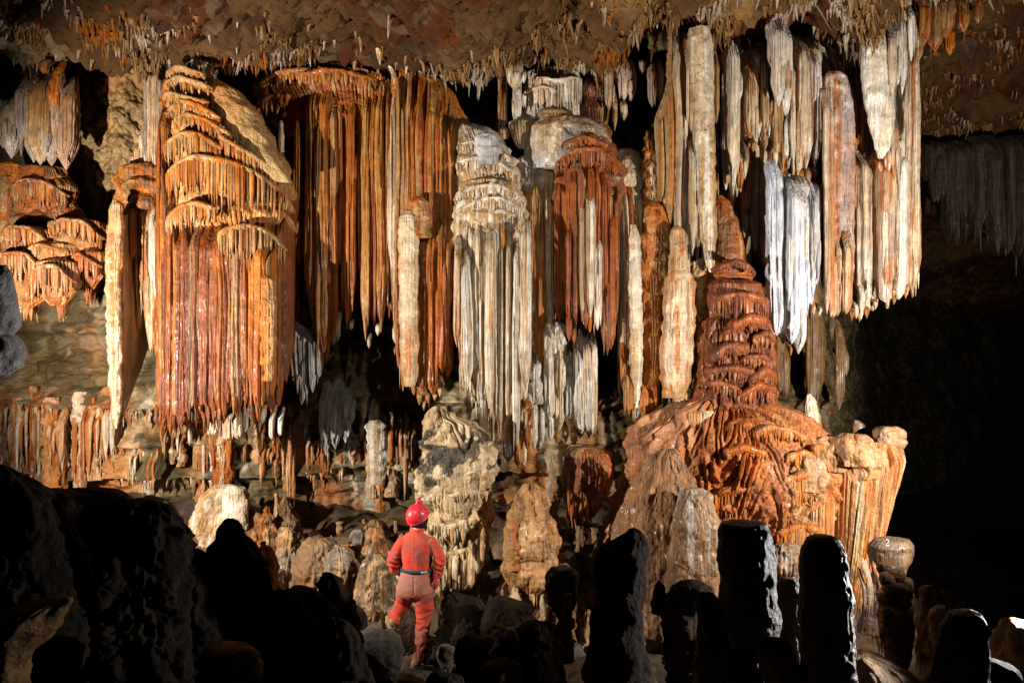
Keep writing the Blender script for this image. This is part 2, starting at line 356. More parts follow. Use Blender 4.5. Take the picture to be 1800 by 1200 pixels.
def wall_y(x, z): return float(np.interp(x, WX, WY) - wall_d(np.array(float(x)), np.array(float(z))))
def build_wall():
    z = np.concatenate([np.linspace(-4.2, 0, 420), np.linspace(.012, 6.5, 260)])
    XX, Z = np.meshgrid(WX, z, indexing='ij'); YY = np.repeat(WY[:, None], len(z), 1)
    YY = YY-wall_d(XX, Z); V = np.stack([XX, YY, Z], -1)
    a = ss(-.15, .3, fbm(XX*1.6, Z*2.6, 2.2, 5)); b = ss(.0, .3, fbm(XX*2.6, Z*1.0, 8.2, 5))
    low = ss(-.6, -1.0, Z)*ss(3.5, 2, XX)
    c = mix((.13, .085, .035), (.25, .165, .075), a)
    c = mix(c, mix((.64, .50, .31), OR, .8*ss(.0, .3, fbm(XX*1.6, Z*.8, 5., 4))), np.clip(b*(.35+.65*low)+.30*low, 0, 1))
    c = mix(c, (.52, .45, .34), (.2+.55*low)*ss(.14, .28, fbm(XX*6, Z*2.6, 3., 5)))
    c = mix(c, RU, .75*low*ss(.1, .3, fbm(XX*1.3+7, Z*.6, 3., 4)))
    c = mix(c, (.09, .065, .03), .8*ss(.1, .2, fbm(XX*1.8+4, Z*2.4, 13., 4)))
    cr_ = np.abs(fbm(XX*2, Z*5, 71., 4)); c = c*(.4+.6*ss(.0, .03, cr_))[..., None]
    far = ss(5.2, 8, XX)[..., None]; c = c*(1-.88*far)  # shade of the unlit far wall painted in as darker pigment
    global WALL
    m = MB(); m.grid(V, c, False); WALL = tag(m.obj('rock_wall', M_CEIL), 'olive rock wall with ledges and cream calcite crust behind the draperies', 'rock wall', kind='structure')
CE = np.array([(-400, 70), (0, 95), (120, 85), (260, 112), (400, 128), (520, 112), (600, 105), (700, 120), (800, 150), (860, 160), (930, 118), (1010, 108), (1080, 112), (1130, 70), (1200, 48), (1300, 62), (1400, 20), (1450, 60), (1485, 105), (1530, 60), (1600, -5), (1700, -30), (2200, -60)], float)
def ceil_z(X, Y):
    Ye = 11.6; ref = 900+X/Ye*F
    z = (600-np.interp(ref, CE[:, 0], CE[:, 1])+22)/F*Ye
    right = ss(5.2, 6.4, X)
    z = z + .10*(Ye-Y)*(Y < Ye)
    z = z + (1-right)*1.3*ss(Ye+.1, Ye+.8, Y)
    z = z - right*.30*np.maximum(0, Y-Ye-.4)
    return z
def ceil_rel(X, Y):
    r = - .16*np.abs(fbm(X*5, Y*8, 16., 3)) - .5*np.abs(fbm(X*.55, Y*.8, 4.4, 3)) + .28*fbm(X*1.3+Y*.5, Y*1.9, 2., 3) - .26*np.abs(fbm(X*2.6, Y*3.9, 6., 4))
    q = fbm(X*1.0+3, Y*2.0, 9., 3)*6; fq = np.floor(q); r = r + .11*(fq+ss(.0, .25, q-fq))/3
    return r
def build_ceiling():
    x = np.linspace(-15, 19, 900); y = np.concatenate([np.linspace(1.5, 8.5, 90), np.linspace(8.52, 14.6, 420), np.linspace(14.65, 26, 260)])
    X, Y = np.meshgrid(x, y, indexing='ij')
    z = ceil_z(X, Y)
    z = z+ceil_rel(X, Y)
    tex = ss(-.1, .25, fbm(X*.8, Y*1.1, 12., 2))
    z = z - tex*.12*np.power(np.abs(fbm(X*7, Y*10, 1.7, 4)), .7)*1.4 - .06*np.abs(fbm(X*13, Y*19, 5, 3))
    V = np.stack([X, Y, z], -1)
    a = ss(-.2, .3, fbm(X*.9, Y*1.5, 22., 4))
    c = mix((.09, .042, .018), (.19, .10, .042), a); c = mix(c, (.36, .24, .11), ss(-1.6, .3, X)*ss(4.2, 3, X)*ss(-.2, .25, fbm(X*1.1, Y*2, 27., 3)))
    c = mix(c, (.20, .065, .025), .9*ss(-.02, .22, fbm(X*1.9, Y*2.6, 31., 4)))
    c = mix(c, (.33, .27, .20), .6*ss(.2, .36, fbm(X*5, Y*8, 41., 4)))
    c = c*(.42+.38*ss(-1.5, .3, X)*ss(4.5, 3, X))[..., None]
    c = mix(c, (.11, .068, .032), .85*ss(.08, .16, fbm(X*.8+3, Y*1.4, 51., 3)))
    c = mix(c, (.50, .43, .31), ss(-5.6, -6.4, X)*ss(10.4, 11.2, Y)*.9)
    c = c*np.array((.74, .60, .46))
    cr_ = np.abs(fbm(X*2.2, Y*3.4, 61., 3)); c = c*(.35+.65*ss(.0, .035, cr_))[..., None]
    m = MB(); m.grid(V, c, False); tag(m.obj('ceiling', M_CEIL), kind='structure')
build_floor(); build_wall(); build_ceiling()

# ------------------------------------------------------------------ LEFT GROUP
def f(m):
    bl(m, [(8, 170, 262, 22), (24, 155, 280, 30), (38, 180, 240, 18)], 11.6, [[GR, PK, WH], [WH, PK, GR]], 3, 1.2)
one('stalactite_cluster', 'pale pinkish stalactites cut by the left frame edge, shorter of the two pale clusters', 'stalactites', (20, 150, 11.6), M_CAL, f)
def f(m):
    bl(m, [(58, 120, 285, 40), (78, 122, 292, 42), (98, 118, 262, 30), (112, 125, 298, 40), (90, 130, 292, 34), (122, 135, 280, 22)], 11.5, [[(.46, .32, .22), TN, GR], [GR, (.46, .32, .22), TN]], 5, 1.1, .3, .12, topw=.5)
    bl(m, [(92, 105, 195, 15), (104, 100, 170, 12), (75, 95, 130, 16)], 11.3, [[OR, RU, TN]], 6)
one('stalactite_cluster', 'tight bundle of pinkish grey stalactites above the brown flowstone at far left', 'stalactites', (85, 110, 11.5), M_CAL, f)
PB = [[(.32, .15, .065), RU, TN], [RU, (.28, .12, .05), TN], [(.36, .20, .09), RU, OR]]
a = MB(); flow(a, [(290, 62, 80), (296, 40, 112), (320, 24, 130), (350, 22, 132), (390, 15, 150), (430, 5, 165)], 11.8, [(.34, .20, .10), RU, BR], 2, .7, .34, .10, .06, .035, .02)
flow(a, [(282, 0, 18), (290, -18, 36), (330, -24, 40), (420, -25, 30), (520, -20, 26)], 11.7, [OR, RU, TN], 3, .7, .5, .08, .06, .035, .02)
b = MB()
for i, (q, Yq) in enumerate([([(384, 120, 150), (392, 95, 185), (430, 85, 198), (470, 95, 190)], 11.4), ([(400, 45, 75), (408, 20, 100), (440, 5, 115), (480, 12, 108)], 11.3),
        ([(440, 25, 55), (448, 5, 85), (490, -6, 100), (525, 8, 85), (540, 20, 60)], 11.1), ([(455, 95, 115), (462, 68, 135), (490, 60, 140), (520, 78, 130), (538, 92, 112)], 10.9),
        ([(436, 150, 172), (445, 132, 190), (475, 128, 192), (510, 140, 165)], 11.2), ([(425, 80, 110), (432, 60, 140), (460, 55, 150)], 11.15)]):
    flow(b, q, Yq, PB[i % 3], 10+i, .8, .30, .08, .055, .04, .02, fringe=22)
t_ = MB()
for i, (arc, ln, cx_, hw_, hd_, Yq) in enumerate([([(22, 345), (60, 322), (100, 326), (132, 350)], 45, 78, 60, .30, 11.75), ([(95, 408), (130, 390), (170, 395), (196, 425)], 40, 146, 55, .33, 11.4), ([(8, 425), (40, 404), (80, 406), (105, 435)], 38, 58, 55, .33, 11.3),
      ([(-5, 480), (30, 452), (70, 448), (95, 478)], 55, 42, 60, .36, 11.1), ([(58, 500), (90, 472), (120, 470), (142, 498)], 60, 100, 45, .30, 10.9), ([(128, 470), (155, 448), (190, 470)], 40, 160, 36, .25, 11.2), ([(55, 445), (90, 432), (135, 446)], 30, 95, 50, .25, 11.15)]):
    apron(t_, arc, ln, Yq, cx_, hw_, hd_, PB, 80+i, (3.5, 6.5), 4)
form('flowstone_mass', 'rust brown flowstone of stacked drooping domes at far left', 'flowstone', [('cap', a, M_FLOW), ('lower_domes', b, M_FLOW), ('fringed_tiers', t_, M_CAL)], (80, 420, 11.5))
m = MB(); pleat(m, [(1086, 330), (1180, 330), (1262, 340)], [(1086, 690), (1150, 700), (1262, 660)], 11.95, [[RU, OR, TN], [OR, TN, RU], [TN, CR, OR]], (6, 12), 126, .0, 22)
form('back_curtain', 'shaded rust pleated curtain in the gaps behind the ringed columns left of the rust tower', 'drapery', [('back_curtain', m, M_CAL)], (1170, 330, 11.95))
one('rock_face', 'rough olive and ochre rock face between the far left stalactites and the white fluted column', 'rock face', (200, 250, 12.9), M_ROCK,
    lambda m: flow(m, [(60, 140, 240), (110, 120, 262), (200, 135, 268), (300, 150, 262), (400, 170, 245), (440, 190, 230)], 12.7, [(.30, .20, .09), TN, BR], 5, .5, 0, 0, .1, 0, .05, .35, 1.2))
def f(m):
    curtain(m, [(256, 118), (300, 122)], [(256, 292), (300, 300)], 11.7, [[WH, GR, CR], [WH, CR, TN]], (7, 11), 4, .15, 6, 2, (.05, .1))
    bl(m, [(245, 240, 300, 14), (238, 262, 300, 10), (252, 205, 300, 10)], 11.75, [[WH, CR, TN]], 4)
one('fluted_dripstone', 'narrow white fluted column left of the big orange drapery, under the ceiling', 'column', (278, 120, 11.7), M_CAL, f)
a = MB(); flow(a, [(290, 225, 285), (296, 208, 292), (312, 204, 294), (345, 205, 292), (370, 210, 290)], 11.6, [BR, TN, OR], 7, .5, .3, .08, .05, .03, .02)
b = MB(); bl(b, [(232, 335, 470, 20), (250, 335, 560, 20), (264, 340, 620, 22), (276, 330, 640, 22), (240, 360, 600, 18)], 11.55, [[TN, CR, OR], [OR, TN, CR]], 8, 1.3)
bl(b, [(262, 345, 500, 9), (270, 360, 525, 8)], 11.35, [[WH, CR, WH]], 2)
form('drapery_shelf', 'small brown capped shelf with cream and tan draperies just left of the big orange drapery', 'drapery', [('cap', a, M_FLOW), ('drapery', b, M_CAL)], (250, 300, 11.6))
a = MB(); flow(a, [(350, 200, 208), (358, 194, 218), (400, 190, 218), (440, 187, 215), (520, 186, 214), (620, 188, 215), (700, 192, 216), (735, 198, 212), (754, 203, 206)], 11.1, [CR, TN, OR], 9, 1.0, .4, .006, .05, .006, .02, .03, 2)
b = MB()
n = 70; U, T = np.meshgrid(np.linspace(0, 1, 40), np.linspace(0, 1, 120), indexing='ij')
pxr = np.interp(T, [0, .4, .6, .8, 1], [240, 262, 262, 240, 212]); PX = 206+(pxr-206)*U; PY = 380+360*T-20*U
YY = 11.15+U*.75+.03*fbm(U*5, T*3, 0, 2)
front = np.stack([(PX-900)/F*YY, YY, (600-PY)/F*YY], -1); bk = front+np.array([.05, .05, 0])
V = np.concatenate([front, bk[::-1]], 0); b.grid(V.transpose(1, 0, 2), pig(V.transpose(1, 0, 2), [CR, TN, TN], 4, 2), True)
form('drapery_sheet', 'tall cream drapery sheet with a pale rounded front edge, leftmost of the long hanging draperies', 'drapery', [('front_edge', a, M_CAL), ('sheet', b, M_CAL)], (205, 360, 11.1))

# big orange drapery
Y0 = 11.5
a = MB()
flow(a, [(134, 330, 345), (140, 312, 375), (152, 302, 405), (180, 298, 438), (230, 298, 470), (280, 300, 498), (320, 305, 512), (350, 305, 516), (400, 308, 514), (440, 322, 500), (500, 335, 490)], Y0, [(.56, .36, .17), (.60, .30, .11), OR], 21, .75, .30, .13, .062, .055, .018, arch=.35, pw=2.3)
s = MB()
n = 90; U, T = np.meshgrid(np.linspace(0, 1, 60), np.linspace(0, 1, 90), indexing='ij')
PX = np.interp(T, [0, .3, .6, 1], [385, 418, 462, 512]); PXL = np.interp(T, [0, .3, .6, 1], [330, 360, 410, 480]); PY = 142+T*175
YY = Y0-.62+.35*(1-U)*0-.25*(1-T)*-.6+.25*(U-.5)**2
# smooth sloping shoulder right of the tiers
flow(s, [(140, 365, 385), (160, 355, 420), (200, 375, 452), (240, 395, 476), (280, 420, 497), (308, 455, 510), (322, 480, 514)], Y0-.42, [TN, (.56, .38, .19), TN], 24, .75, 0, 0, .1, 0, .015, .05, 2)
b = MB()
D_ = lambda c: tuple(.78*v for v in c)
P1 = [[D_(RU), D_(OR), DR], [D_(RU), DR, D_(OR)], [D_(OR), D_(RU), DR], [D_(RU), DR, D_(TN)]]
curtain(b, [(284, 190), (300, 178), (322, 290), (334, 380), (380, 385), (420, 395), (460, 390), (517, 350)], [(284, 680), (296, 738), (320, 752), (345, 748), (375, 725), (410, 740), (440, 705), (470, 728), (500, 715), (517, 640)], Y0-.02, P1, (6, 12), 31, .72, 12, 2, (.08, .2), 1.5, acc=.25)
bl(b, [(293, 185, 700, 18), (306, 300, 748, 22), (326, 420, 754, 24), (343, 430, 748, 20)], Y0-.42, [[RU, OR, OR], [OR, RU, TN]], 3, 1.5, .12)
c = MB(); pleat(c, [(372, 412), (400, 396), (426, 412)], [(376, 705), (400, 738), (424, 700)], Y0-.50, [[RU, OR, DR], [OR, RU, DR]], (5, 9), 36, .28, 14)
pleat(c, [(440, 432), (462, 420), (486, 432)], [(440, 690), (466, 715), (486, 690)], Y0-.50, [[RU, OR, DR], [OR, RU, TN]], (5, 9), 37, .22, 14)
flow(c, [(482, 458, 472), (490, 450, 482), (520, 448, 486), (600, 450, 486), (670, 455, 482)], Y0-.68, [TN, OR, TN], 33, .7, .23, .02, .04, .02, .014, arch=.3)
t_ = MB()
PT4 = [[(.56, .36, .17), OR, TN], [OR, TN, RU], [(.60, .30, .11), TN, OR]]
for i, (arc, ln) in enumerate([([(312, 146), (345, 141), (392, 160)], 16), ([(302, 166), (340, 158), (405, 182)], 22), ([(300, 188), (320, 182), (365, 196), (400, 206)], 26), ([(318, 214), (350, 200), (385, 212), (420, 232)], 26),
        ([(335, 232), (360, 224), (400, 236), (440, 262)], 24), ([(306, 285), (320, 268), (350, 256), (390, 260), (425, 285)], 52), ([(420, 262), (455, 282), (485, 300), (512, 328)], 42), ([(322, 322), (345, 304), (380, 297), (430, 302), (475, 318), (516, 350)], 85),
        ([(322, 398), (350, 378), (385, 372), (418, 384)], 46), ([(420, 424), (438, 414), (470, 408), (498, 420), (515, 446)], 70)]):
    apron(t_, arc, ln, Y0, 406, 115, .66+.02*i, PT4, 60+i, (3.5, 6.5), 5)
big = form('orange_drapery', 'largest left formation, orange brown with a tiered tan cap and long fluted draperies', 'drapery', [('cap', a, M_FLOW), ('shoulder', s, M_FLOW), ('fringed_tiers', t_, M_CAL), ('drapery', b, M_CAL), ('columns', c, M_FLOW)], (400, 140, Y0))
# broken white stubs under it
def f(m):
    bl(m, [(378, 700, 765, 16), (400, 715, 775, 22), (418, 700, 772, 16), (430, 690, 760, 10), (460, 700, 745, 14), (478, 710, 772, 9), (492, 715, 765, 8)], 11.4, [[WH, CR, TN], [PK, WH, CR]], 3, 1, .2, pw=3)
part(big, 'broken_tips', f, M_CAL)
def f(m):
    curtain(m, [(508, 560), (570, 600)], [(508, 640), (530, 705), (550, 690), (570, 640)], 11.9, [[LV, WH, GR]], (6, 10), 5, .1, 8, 2, (.1, .2))
one('grey_drapery', 'small greyish white grooved drapery between the big orange drapery and the dark recess', 'drapery', (540, 580, 11.9), M_CAL, f)

# orange curtain
Y1 = 12.1
a = MB(); flow(a, [(120, 500, 560), (128, 470, 650), (140, 452, 688), (158, 455, 692), (185, 470, 690), (215, 480, 688), (240, 500, 680)], Y1+.05, [RU, OR, TN], 41, .35, .36, .09, .06, .04, .015, hdmax=.75)
b = MB(); P2 = [[OR, TN, RU], [OR, RU, TN], [(.6, .30, .10), OR, RU]]
curtain(b, [(500, 180), (690, 165)], [(500, 560), (530, 545), (690, 545)], Y1+.35, [[RU, DR, OR], [OR, RU, DR]], (10, 18), 42, .25, 25, 1, (.1, .3))
bl(b, [(552, 150, 560, 26), (572, 150, 640, 26), (586, 170, 610, 16), (562, 160, 600, 22)], Y1-.30, P2, 5, 1.5, .2)
bl(b, [(608, 160, 578, 15), (620, 165, 548, 12), (632, 155, 512, 13), (645, 160, 600, 17), (658, 150, 572, 15), (670, 155, 585, 18), (684, 150, 540, 12), (697, 165, 560, 13), (526, 180, 470, 14), (598, 160, 470, 10)], Y1-.22, P2, 6, 1.5, .2)
bl(b, [(594, 545, 600, 9), (588, 560, 605, 7), (618, 560, 580, 8), (663, 560, 590, 8), (650, 585, 612, 7), (695, 560, 605, 11)], Y1-.2, [[WH, CR, WH]], 7, 1, .3)
t_ = MB()
for i, (arc, ln) in enumerate([([(455, 170), (500, 150), (560, 145)], 26), ([(462, 195), (490, 186), (530, 190)], 30), ([(540, 156), (600, 146), (690, 160)], 30)]):
    apron(t_, arc, ln, Y1, 572, 125, .62, P2, 97+i, (4, 7), 5)
form('orange_curtain', 'wide shadowed orange curtain of separate long blades right of the largest left formation', 'drapery', [('cap', a, M_FLOW), ('fringed_tiers', t_, M_CAL), ('blades', b, M_CAL)], (600, 130, Y1))
one('small_stalagmite', 'tiny white stalagmite finger in the dark slot right of the big orange drapery', 'stalagmite', (495, 265, 11.6), M_CAL,
    lambda m: flow(m, [(212, 493, 496), (218, 491, 499), (240, 490, 499), (268, 490, 500)], 11.6, [WH, CR, WH], 5, 1, 0, 0, .1, 0, .01))

# striped brown curtain
Y2 = 11.8
a = MB(); flow(a, [(118, 700, 722), (124, 690, 745), (140, 687, 772), (170, 690, 800), (210, 695, 822), (240, 700, 836), (262, 706, 838)], Y2, [OR, TN, RU], 51, .5, .40, .05, .055, .04, .012, hdmax=.6)
b = MB(); P3 = [[OR, RU, TN], [TN, OR, RU], [RU, OR, TN], [OR, TN, RU], [CR, TN, OR]]
curtain(b, [(688, 140), (720, 130), (780, 160), (825, 230)], [(688, 520), (700, 640), (715, 680), (760, 690), (795, 640), (800, 430), (825, 420)], Y2, P3, (7, 12), 52, .45, 12, 2, (.06, .16))
bl(b, [(694, 160, 560, 12), (690, 240, 480, 16)], Y2-.2, [[CR, WH, TN]], 3, 1.3)
c = MB(); flow(c, [(345, 728, 742), (355, 718, 755), (385, 708, 760), (420, 704, 762)], Y2-.62, [OR, RU, TN], 53, .8, .4, .02, .05, .025, .014)
flow(c, [(370, 712, 722), (380, 702, 732), (410, 699, 736), (500, 700, 737), (600, 702, 737), (660, 706, 734), (680, 712, 728)], Y2-.72, [CR, TN, OR], 54, .8, .4, .02, .045, .02, .014)
bl(c, [(745, 400, 705, 22), (762, 390, 695, 22), (778, 380, 660, 20), (790, 380, 665, 18), (732, 420, 690, 16), (752, 420, 700, 14)], Y2-.55, P3[:3], 3, 1.2, .10, .2, sub=9)
stc = form('striped_curtain', 'tall brown curtain striped with cream, low dome and pale pillar on its front', 'drapery', [('cap', a, M_FLOW), ('blades', b, M_CAL), ('front_dripstone', c, M_FLOW)], (750, 130, Y2))
def f(m):
    bl(m, [(738, 680, 712, 9), (745, 690, 722, 8), (752, 685, 708, 8), (765, 685, 705, 8), (728, 670, 695, 7), (775, 670, 700, 9)], 11.2, [[TN, CR, OR]], 3, 1, .5)
part(stc, 'ragged_tips', f, M_CAL)

# white central cascade
Y3 = 11.4
a = MB()
flow(a, [(218, 812, 835), (226, 804, 862), (245, 800, 882), (280, 800, 905), (310, 800, 915), (345, 805, 915)], Y3+.15, [TN, GR, CR], 61, .7, .2, .07, .05, .03, .02)
flow(a, [(232, 845, 862), (238, 836, 876), (262, 836, 880), (290, 842, 872)], Y3-.35, [LV, GR, WH], 62, .7, .12, .03, .05, .01, .015)
flow(a, [(316, 835, 880), (322, 815, 905), (340, 803, 918), (375, 797, 926), (410, 796, 928), (450, 800, 926)], Y3-.1, [CR, TN, WH], 63, .8, .19, .08, .048, .035, .015, arch=.4)
flow(a, [(320, 862, 866), (326, 858, 869), (340, 856, 872)], Y3-.75, [WH, CR, WH], 64, 1, 0, 0, .1, 0, .01)
b = MB(); P4 = [[CR, WH, TN], [WH, CR, TN], [CR, TN, WH], [CR, TN, OR]]
curtain(b, [(797, 370), (928, 370)], [(797, 560), (812, 670), (830, 700), (850, 725), (870, 745), (890, 770), (928, 770)], Y3, P4, (5, 11), 65, .55, 20, 2, (.08, .2), 1.6)
bl(b, [(818, 425, 690, 20), (835, 430, 680, 18), (860, 395, 735, 16), (846, 430, 715, 20), (908, 420, 800, 12), (922, 380, 700, 20), (880, 400, 770, 9), (892, 400, 760, 10), (803, 410, 610, 12)], Y3-.6, P4, 9, 1.2, .2, .18, sub=8)
bl(b, [(870, 640, 760, 8), (875, 650, 775, 7), (895, 760, 812, 16), (912, 760, 822, 18), (902, 700, 800, 14), (928, 700, 790, 16), (922, 740, 822, 10)], Y3-.5, [[OR, TN, RU], [WH, CR, TN]], 8, 1)
t_ = MB()
for i, (arc, ln) in enumerate([([(805, 262), (830, 256), (880, 275), (905, 292)], 20), ([(803, 292), (840, 285), (880, 296), (912, 315)], 26), ([(800, 352), (830, 340), (870, 336), (905, 345), (926, 366)], 24), ([(797, 378), (820, 372), (850, 358), (890, 360), (926, 380)], 26), ([(850, 388), (880, 378), (912, 388)], 60), ([(808, 402), (830, 396), (850, 402)], 40)]):
    apron(t_, arc, ln, Y3, 862, 70, .46 if i > 1 else .30, P4, 90+i, (3.5, 6), 4)
form('white_cascade', 'bright cream cascade in the centre with stepped dome cap and the lowest reaching blades', 'flowstone', [('cap', a, M_FLOW), ('fringed_tiers', t_, M_CAL), ('blades', b, M_CAL)], (860, 225, Y3))

# small upper formations in the middle
def f(m):
    bl(m, [(906, 92, 160, 26), (908, 120, 222, 15)], 11.5, [[CR, WH, TN]], 3, 1, .2)
    bl(m, [(884, 130, 232, 14), (882, 100, 190, 10)], 11.7, [[TN, OR, CR]], 4, 1, .2)
one('stalactite', 'cream stalactite pair hanging just left of the white fluted upper dome', 'stalactite', (905, 92, 11.5), M_CAL, f)
a = MB(); flow(a, [(120, 938, 985), (126, 930, 1015), (140, 924, 1024), (160, 920, 1026), (190, 914, 1024), (225, 912, 1022), (262, 915, 1015)], 12.0, [WH, PK, CR], 71, .5, .36, .05, .05, .035, .015, hdmax=.6)
flow(a, [(104, 985, 992), (108, 980, 1004), (125, 978, 1008)], 11.9, [GR, TN, CR], 72, 1, 0, 0, .1, 0, .02)
apron(a, [(935, 150), (970, 158), (1022, 148)], 70, 12.0, 970, 58, .42, [[WH, PK, CR], [CR, WH, TN]], 130, (3.5, 6), 4)
apron(a, [(918, 175), (950, 168), (975, 178)], 50, 12.0, 970, 58, .46, [[WH, PK, CR], [CR, WH, TN]], 131, (3.5, 6), 4)
form('fluted_dome', 'white fluted dome high in the centre, tucked under the ceiling', 'flowstone', [('fluted_dome', a, M_FLOW)], (970, 120, 12))
def f(m):
    flow(m, [(210, 905, 925), (216, 895, 940), (228, 895, 942), (250, 905, 930), (262, 912, 925)], 11.5, [CR, TN, WH], 73, .8, 0, 0, .045, .03, .015)
    flow(m, [(192, 955, 985), (198, 945, 995), (215, 940, 1000), (240, 940, 1000)], 11.55, [CR, TN, GR], 74, .8, 0, 0, .05, .01, .015)
    flow(m, [(225, 880, 890), (230, 874, 897), (245, 880, 892)], 11.6, [TN, OR, CR], 75, .8, 0, 0, .05, .02, .015)
one('small_domes', 'small cream shelf domes in front of the white fluted upper dome', 'flowstone', (940, 210, 11.5), M_FLOW, f)
def f(m):
    flow(m, [(205, 985, 1015), (212, 950, 1035), (228, 925, 1060), (250, 920, 1075), (280, 925, 1078), (300, 930, 1076)], 11.5, [GR, TN, CR], 76, .6, 0, 0, .1, 0, .02, .08, 2.2)
one('flowstone_boulder', 'grey tan rounded boulder between the white upper dome and the dark red curtain', 'boulder', (980, 225, 11.5), M_FLOW, f)
a = MB(); flow(a, [(122, 1040, 1052), (130, 1030, 1062), (150, 1026, 1068), (200, 1024, 1070), (260, 1026, 1074), (300, 1030, 1080)], 11.9, [RU, DR, TN], 77, .7, .28, .05, .04, .025, .015)
form('red_dripstone', 'short rust red column beside the white fluted upper dome', 'column', [('red_dripstone', a, M_FLOW)], (1045, 130, 11.9))
def f(m):
    bl(m, [(1070, 95, 200, 14), (1085, 90, 150, 16), (1098, 92, 178, 22), (1108, 95, 180, 16), (1095, 170, 215, 12), (1080, 150, 232, 9), (1146, 100, 190, 14), (1128, 95, 130, 12), (1160, 90, 175, 14)], 11.7, [[PK, TN, CR], [TN, PK, GR]], 3, 1.1)
one('stalactite_cluster', 'pinkish stalactites in the dark recess right of the red column', 'stalactites', (1100, 95, 11.7), M_CAL, f)
def f(m):
    flow(m, [(262, 1090, 1110), (268, 1080, 1125), (285, 1080, 1130), (320, 1090, 1130)], 11.8, [GR, TN, CR], 78, .7, .14, .04, .04, .02, .015)
one('small_domes', 'beige rippled dome under the dark recess, left of the small spire', 'flowstone', (1100, 262, 11.8), M_FLOW, f)

# tan curtain 920-980 and dark red curtain
Y4 = 11.5
a = MB(); flow(a, [(268, 930, 960), (276, 912, 980), (290, 908, 985), (320, 912, 984), (350, 915, 980)], Y4+.1, [TN, CR, GR], 81, .6, .16, .05, .05, .03, .015)
b = MB(); curtain(b, [(912, 320), (982, 310)], [(912, 500), (940, 560), (960, 650), (982, 540)], Y4+.15, [[OR, TN, RU], [CR, TN, OR], [TN, CR, OR]], (8, 14), 82, .3, 14, 2, (.08, .25))
bl(b, [(953, 450, 665, 14), (945, 540, 625, 14), (960, 430, 600, 12)], Y4-.15, [[OR, TN, RU]], 3, 1.2)
form('tan_curtain', 'narrow tan and orange striped curtain between the white cascade and the dark red curtain', 'drapery', [('cap', a, M_FLOW), ('blades', b, M_CAL)], (945, 270, Y4))
a = MB(); flow(a, [(218, 1000, 1025), (226, 992, 1045), (245, 985, 1068), (270, 978, 1085), (300, 975, 1094), (330, 974, 1092), (380, 976, 1090)], Y4-.1, [DR, RU, BR], 83, .7, .26, .09, .05, .035, .03)
b = MB(); P5 = [[RU, DR, OR], [RU, OR, DR], [(.33, .10, .04), RU, TN]]
curtain(b, [(974, 330), (1000, 300), (1050, 300), (1090, 330)], [(974, 545), (1000, 575), (1040, 570), (1065, 610), (1090, 540)], Y4-.05, P5, (9, 18), 84, .5, 16, 2, (.08, .22))
bl(b, [(1038, 320, 560, 15), (1025, 330, 570, 11), (1050, 400, 580, 13)], Y4-.6, [[WH, CR, WH], [CR, WH, TN]], 3, 1.1, .15)
bl(b, [(1068, 470, 625, 16), (1010, 560, 605, 9), (1000, 540, 600, 10)], Y4-.5, [[RU, OR, DR]], 4, 1.1, .3)
t_ = MB()
for i, (arc, ln) in enumerate([([(985, 262), (1020, 250), (1065, 266)], 22), ([(978, 290), (1005, 274), (1050, 272), (1085, 296)], 35)]):
    apron(t_, arc, ln, Y4-.1, 1032, 62, .36, P5, 95+i, (3.5, 6), 5)
form('dark_red_curtain', 'dark red domed curtain with one white stripe down its middle, right of centre', 'drapery', [('dome', a, M_FLOW), ('fringed_tiers', t_, M_CAL), ('blades', b, M_CAL)], (1030, 220, Y4))
# lower white cluster
P6 = [[WH, GR, CR], [WH, CR, TN], [CR, WH, TN]]
a = MB(); flow(a, [(565, 972, 985), (575, 960, 1000), (620, 955, 1010), (680, 958, 1012), (720, 962, 1010)], 11.5, [WH, GR, CR], 86, .7, .3, .05, .05, .03, .025)
bl(a, [(965, 590, 740, 16), (985, 600, 760, 18), (978, 680, 735, 10), (1000, 640, 740, 16), (1020, 590, 765, 20), (1034, 570, 770, 24), (1025, 570, 768, 18), (968, 700, 775, 10), (1042, 580, 768, 12), (1000, 700, 735, 8), (962, 560, 640, 14)], 11.25, P6, 8, 1.2, .18)
bl(a, [(970, 740, 775, 10), (982, 750, 778, 12), (996, 745, 780, 12), (1008, 748, 782, 12), (1018, 745, 772, 10)], 11.35, [[CR, TN, OR]], 9, 1, .4)
form('white_drapery', 'white drapery hanging low under the dark red curtain', 'drapery', [('white_drapery', a, M_CAL)], (1000, 580, 11.4))
def f(m):
    flow(m, [(640, 938, 946), (655, 932, 950), (690, 930, 958), (710, 930, 956)], 11.2, [WH, CR, GR], 87, .9, .2, .03, .05, .02, .02)
    bl(m, [(938, 690, 790, 14), (948, 690, 795, 14), (954, 700, 780, 8), (932, 660, 780, 10), (946, 620, 670, 10)], 11.2, P6, 4, 1.1)
one('white_drapery', 'slim white knobbly drapery between the cascade and the low white drapery', 'drapery', (942, 640, 11.2), M_CAL, f)

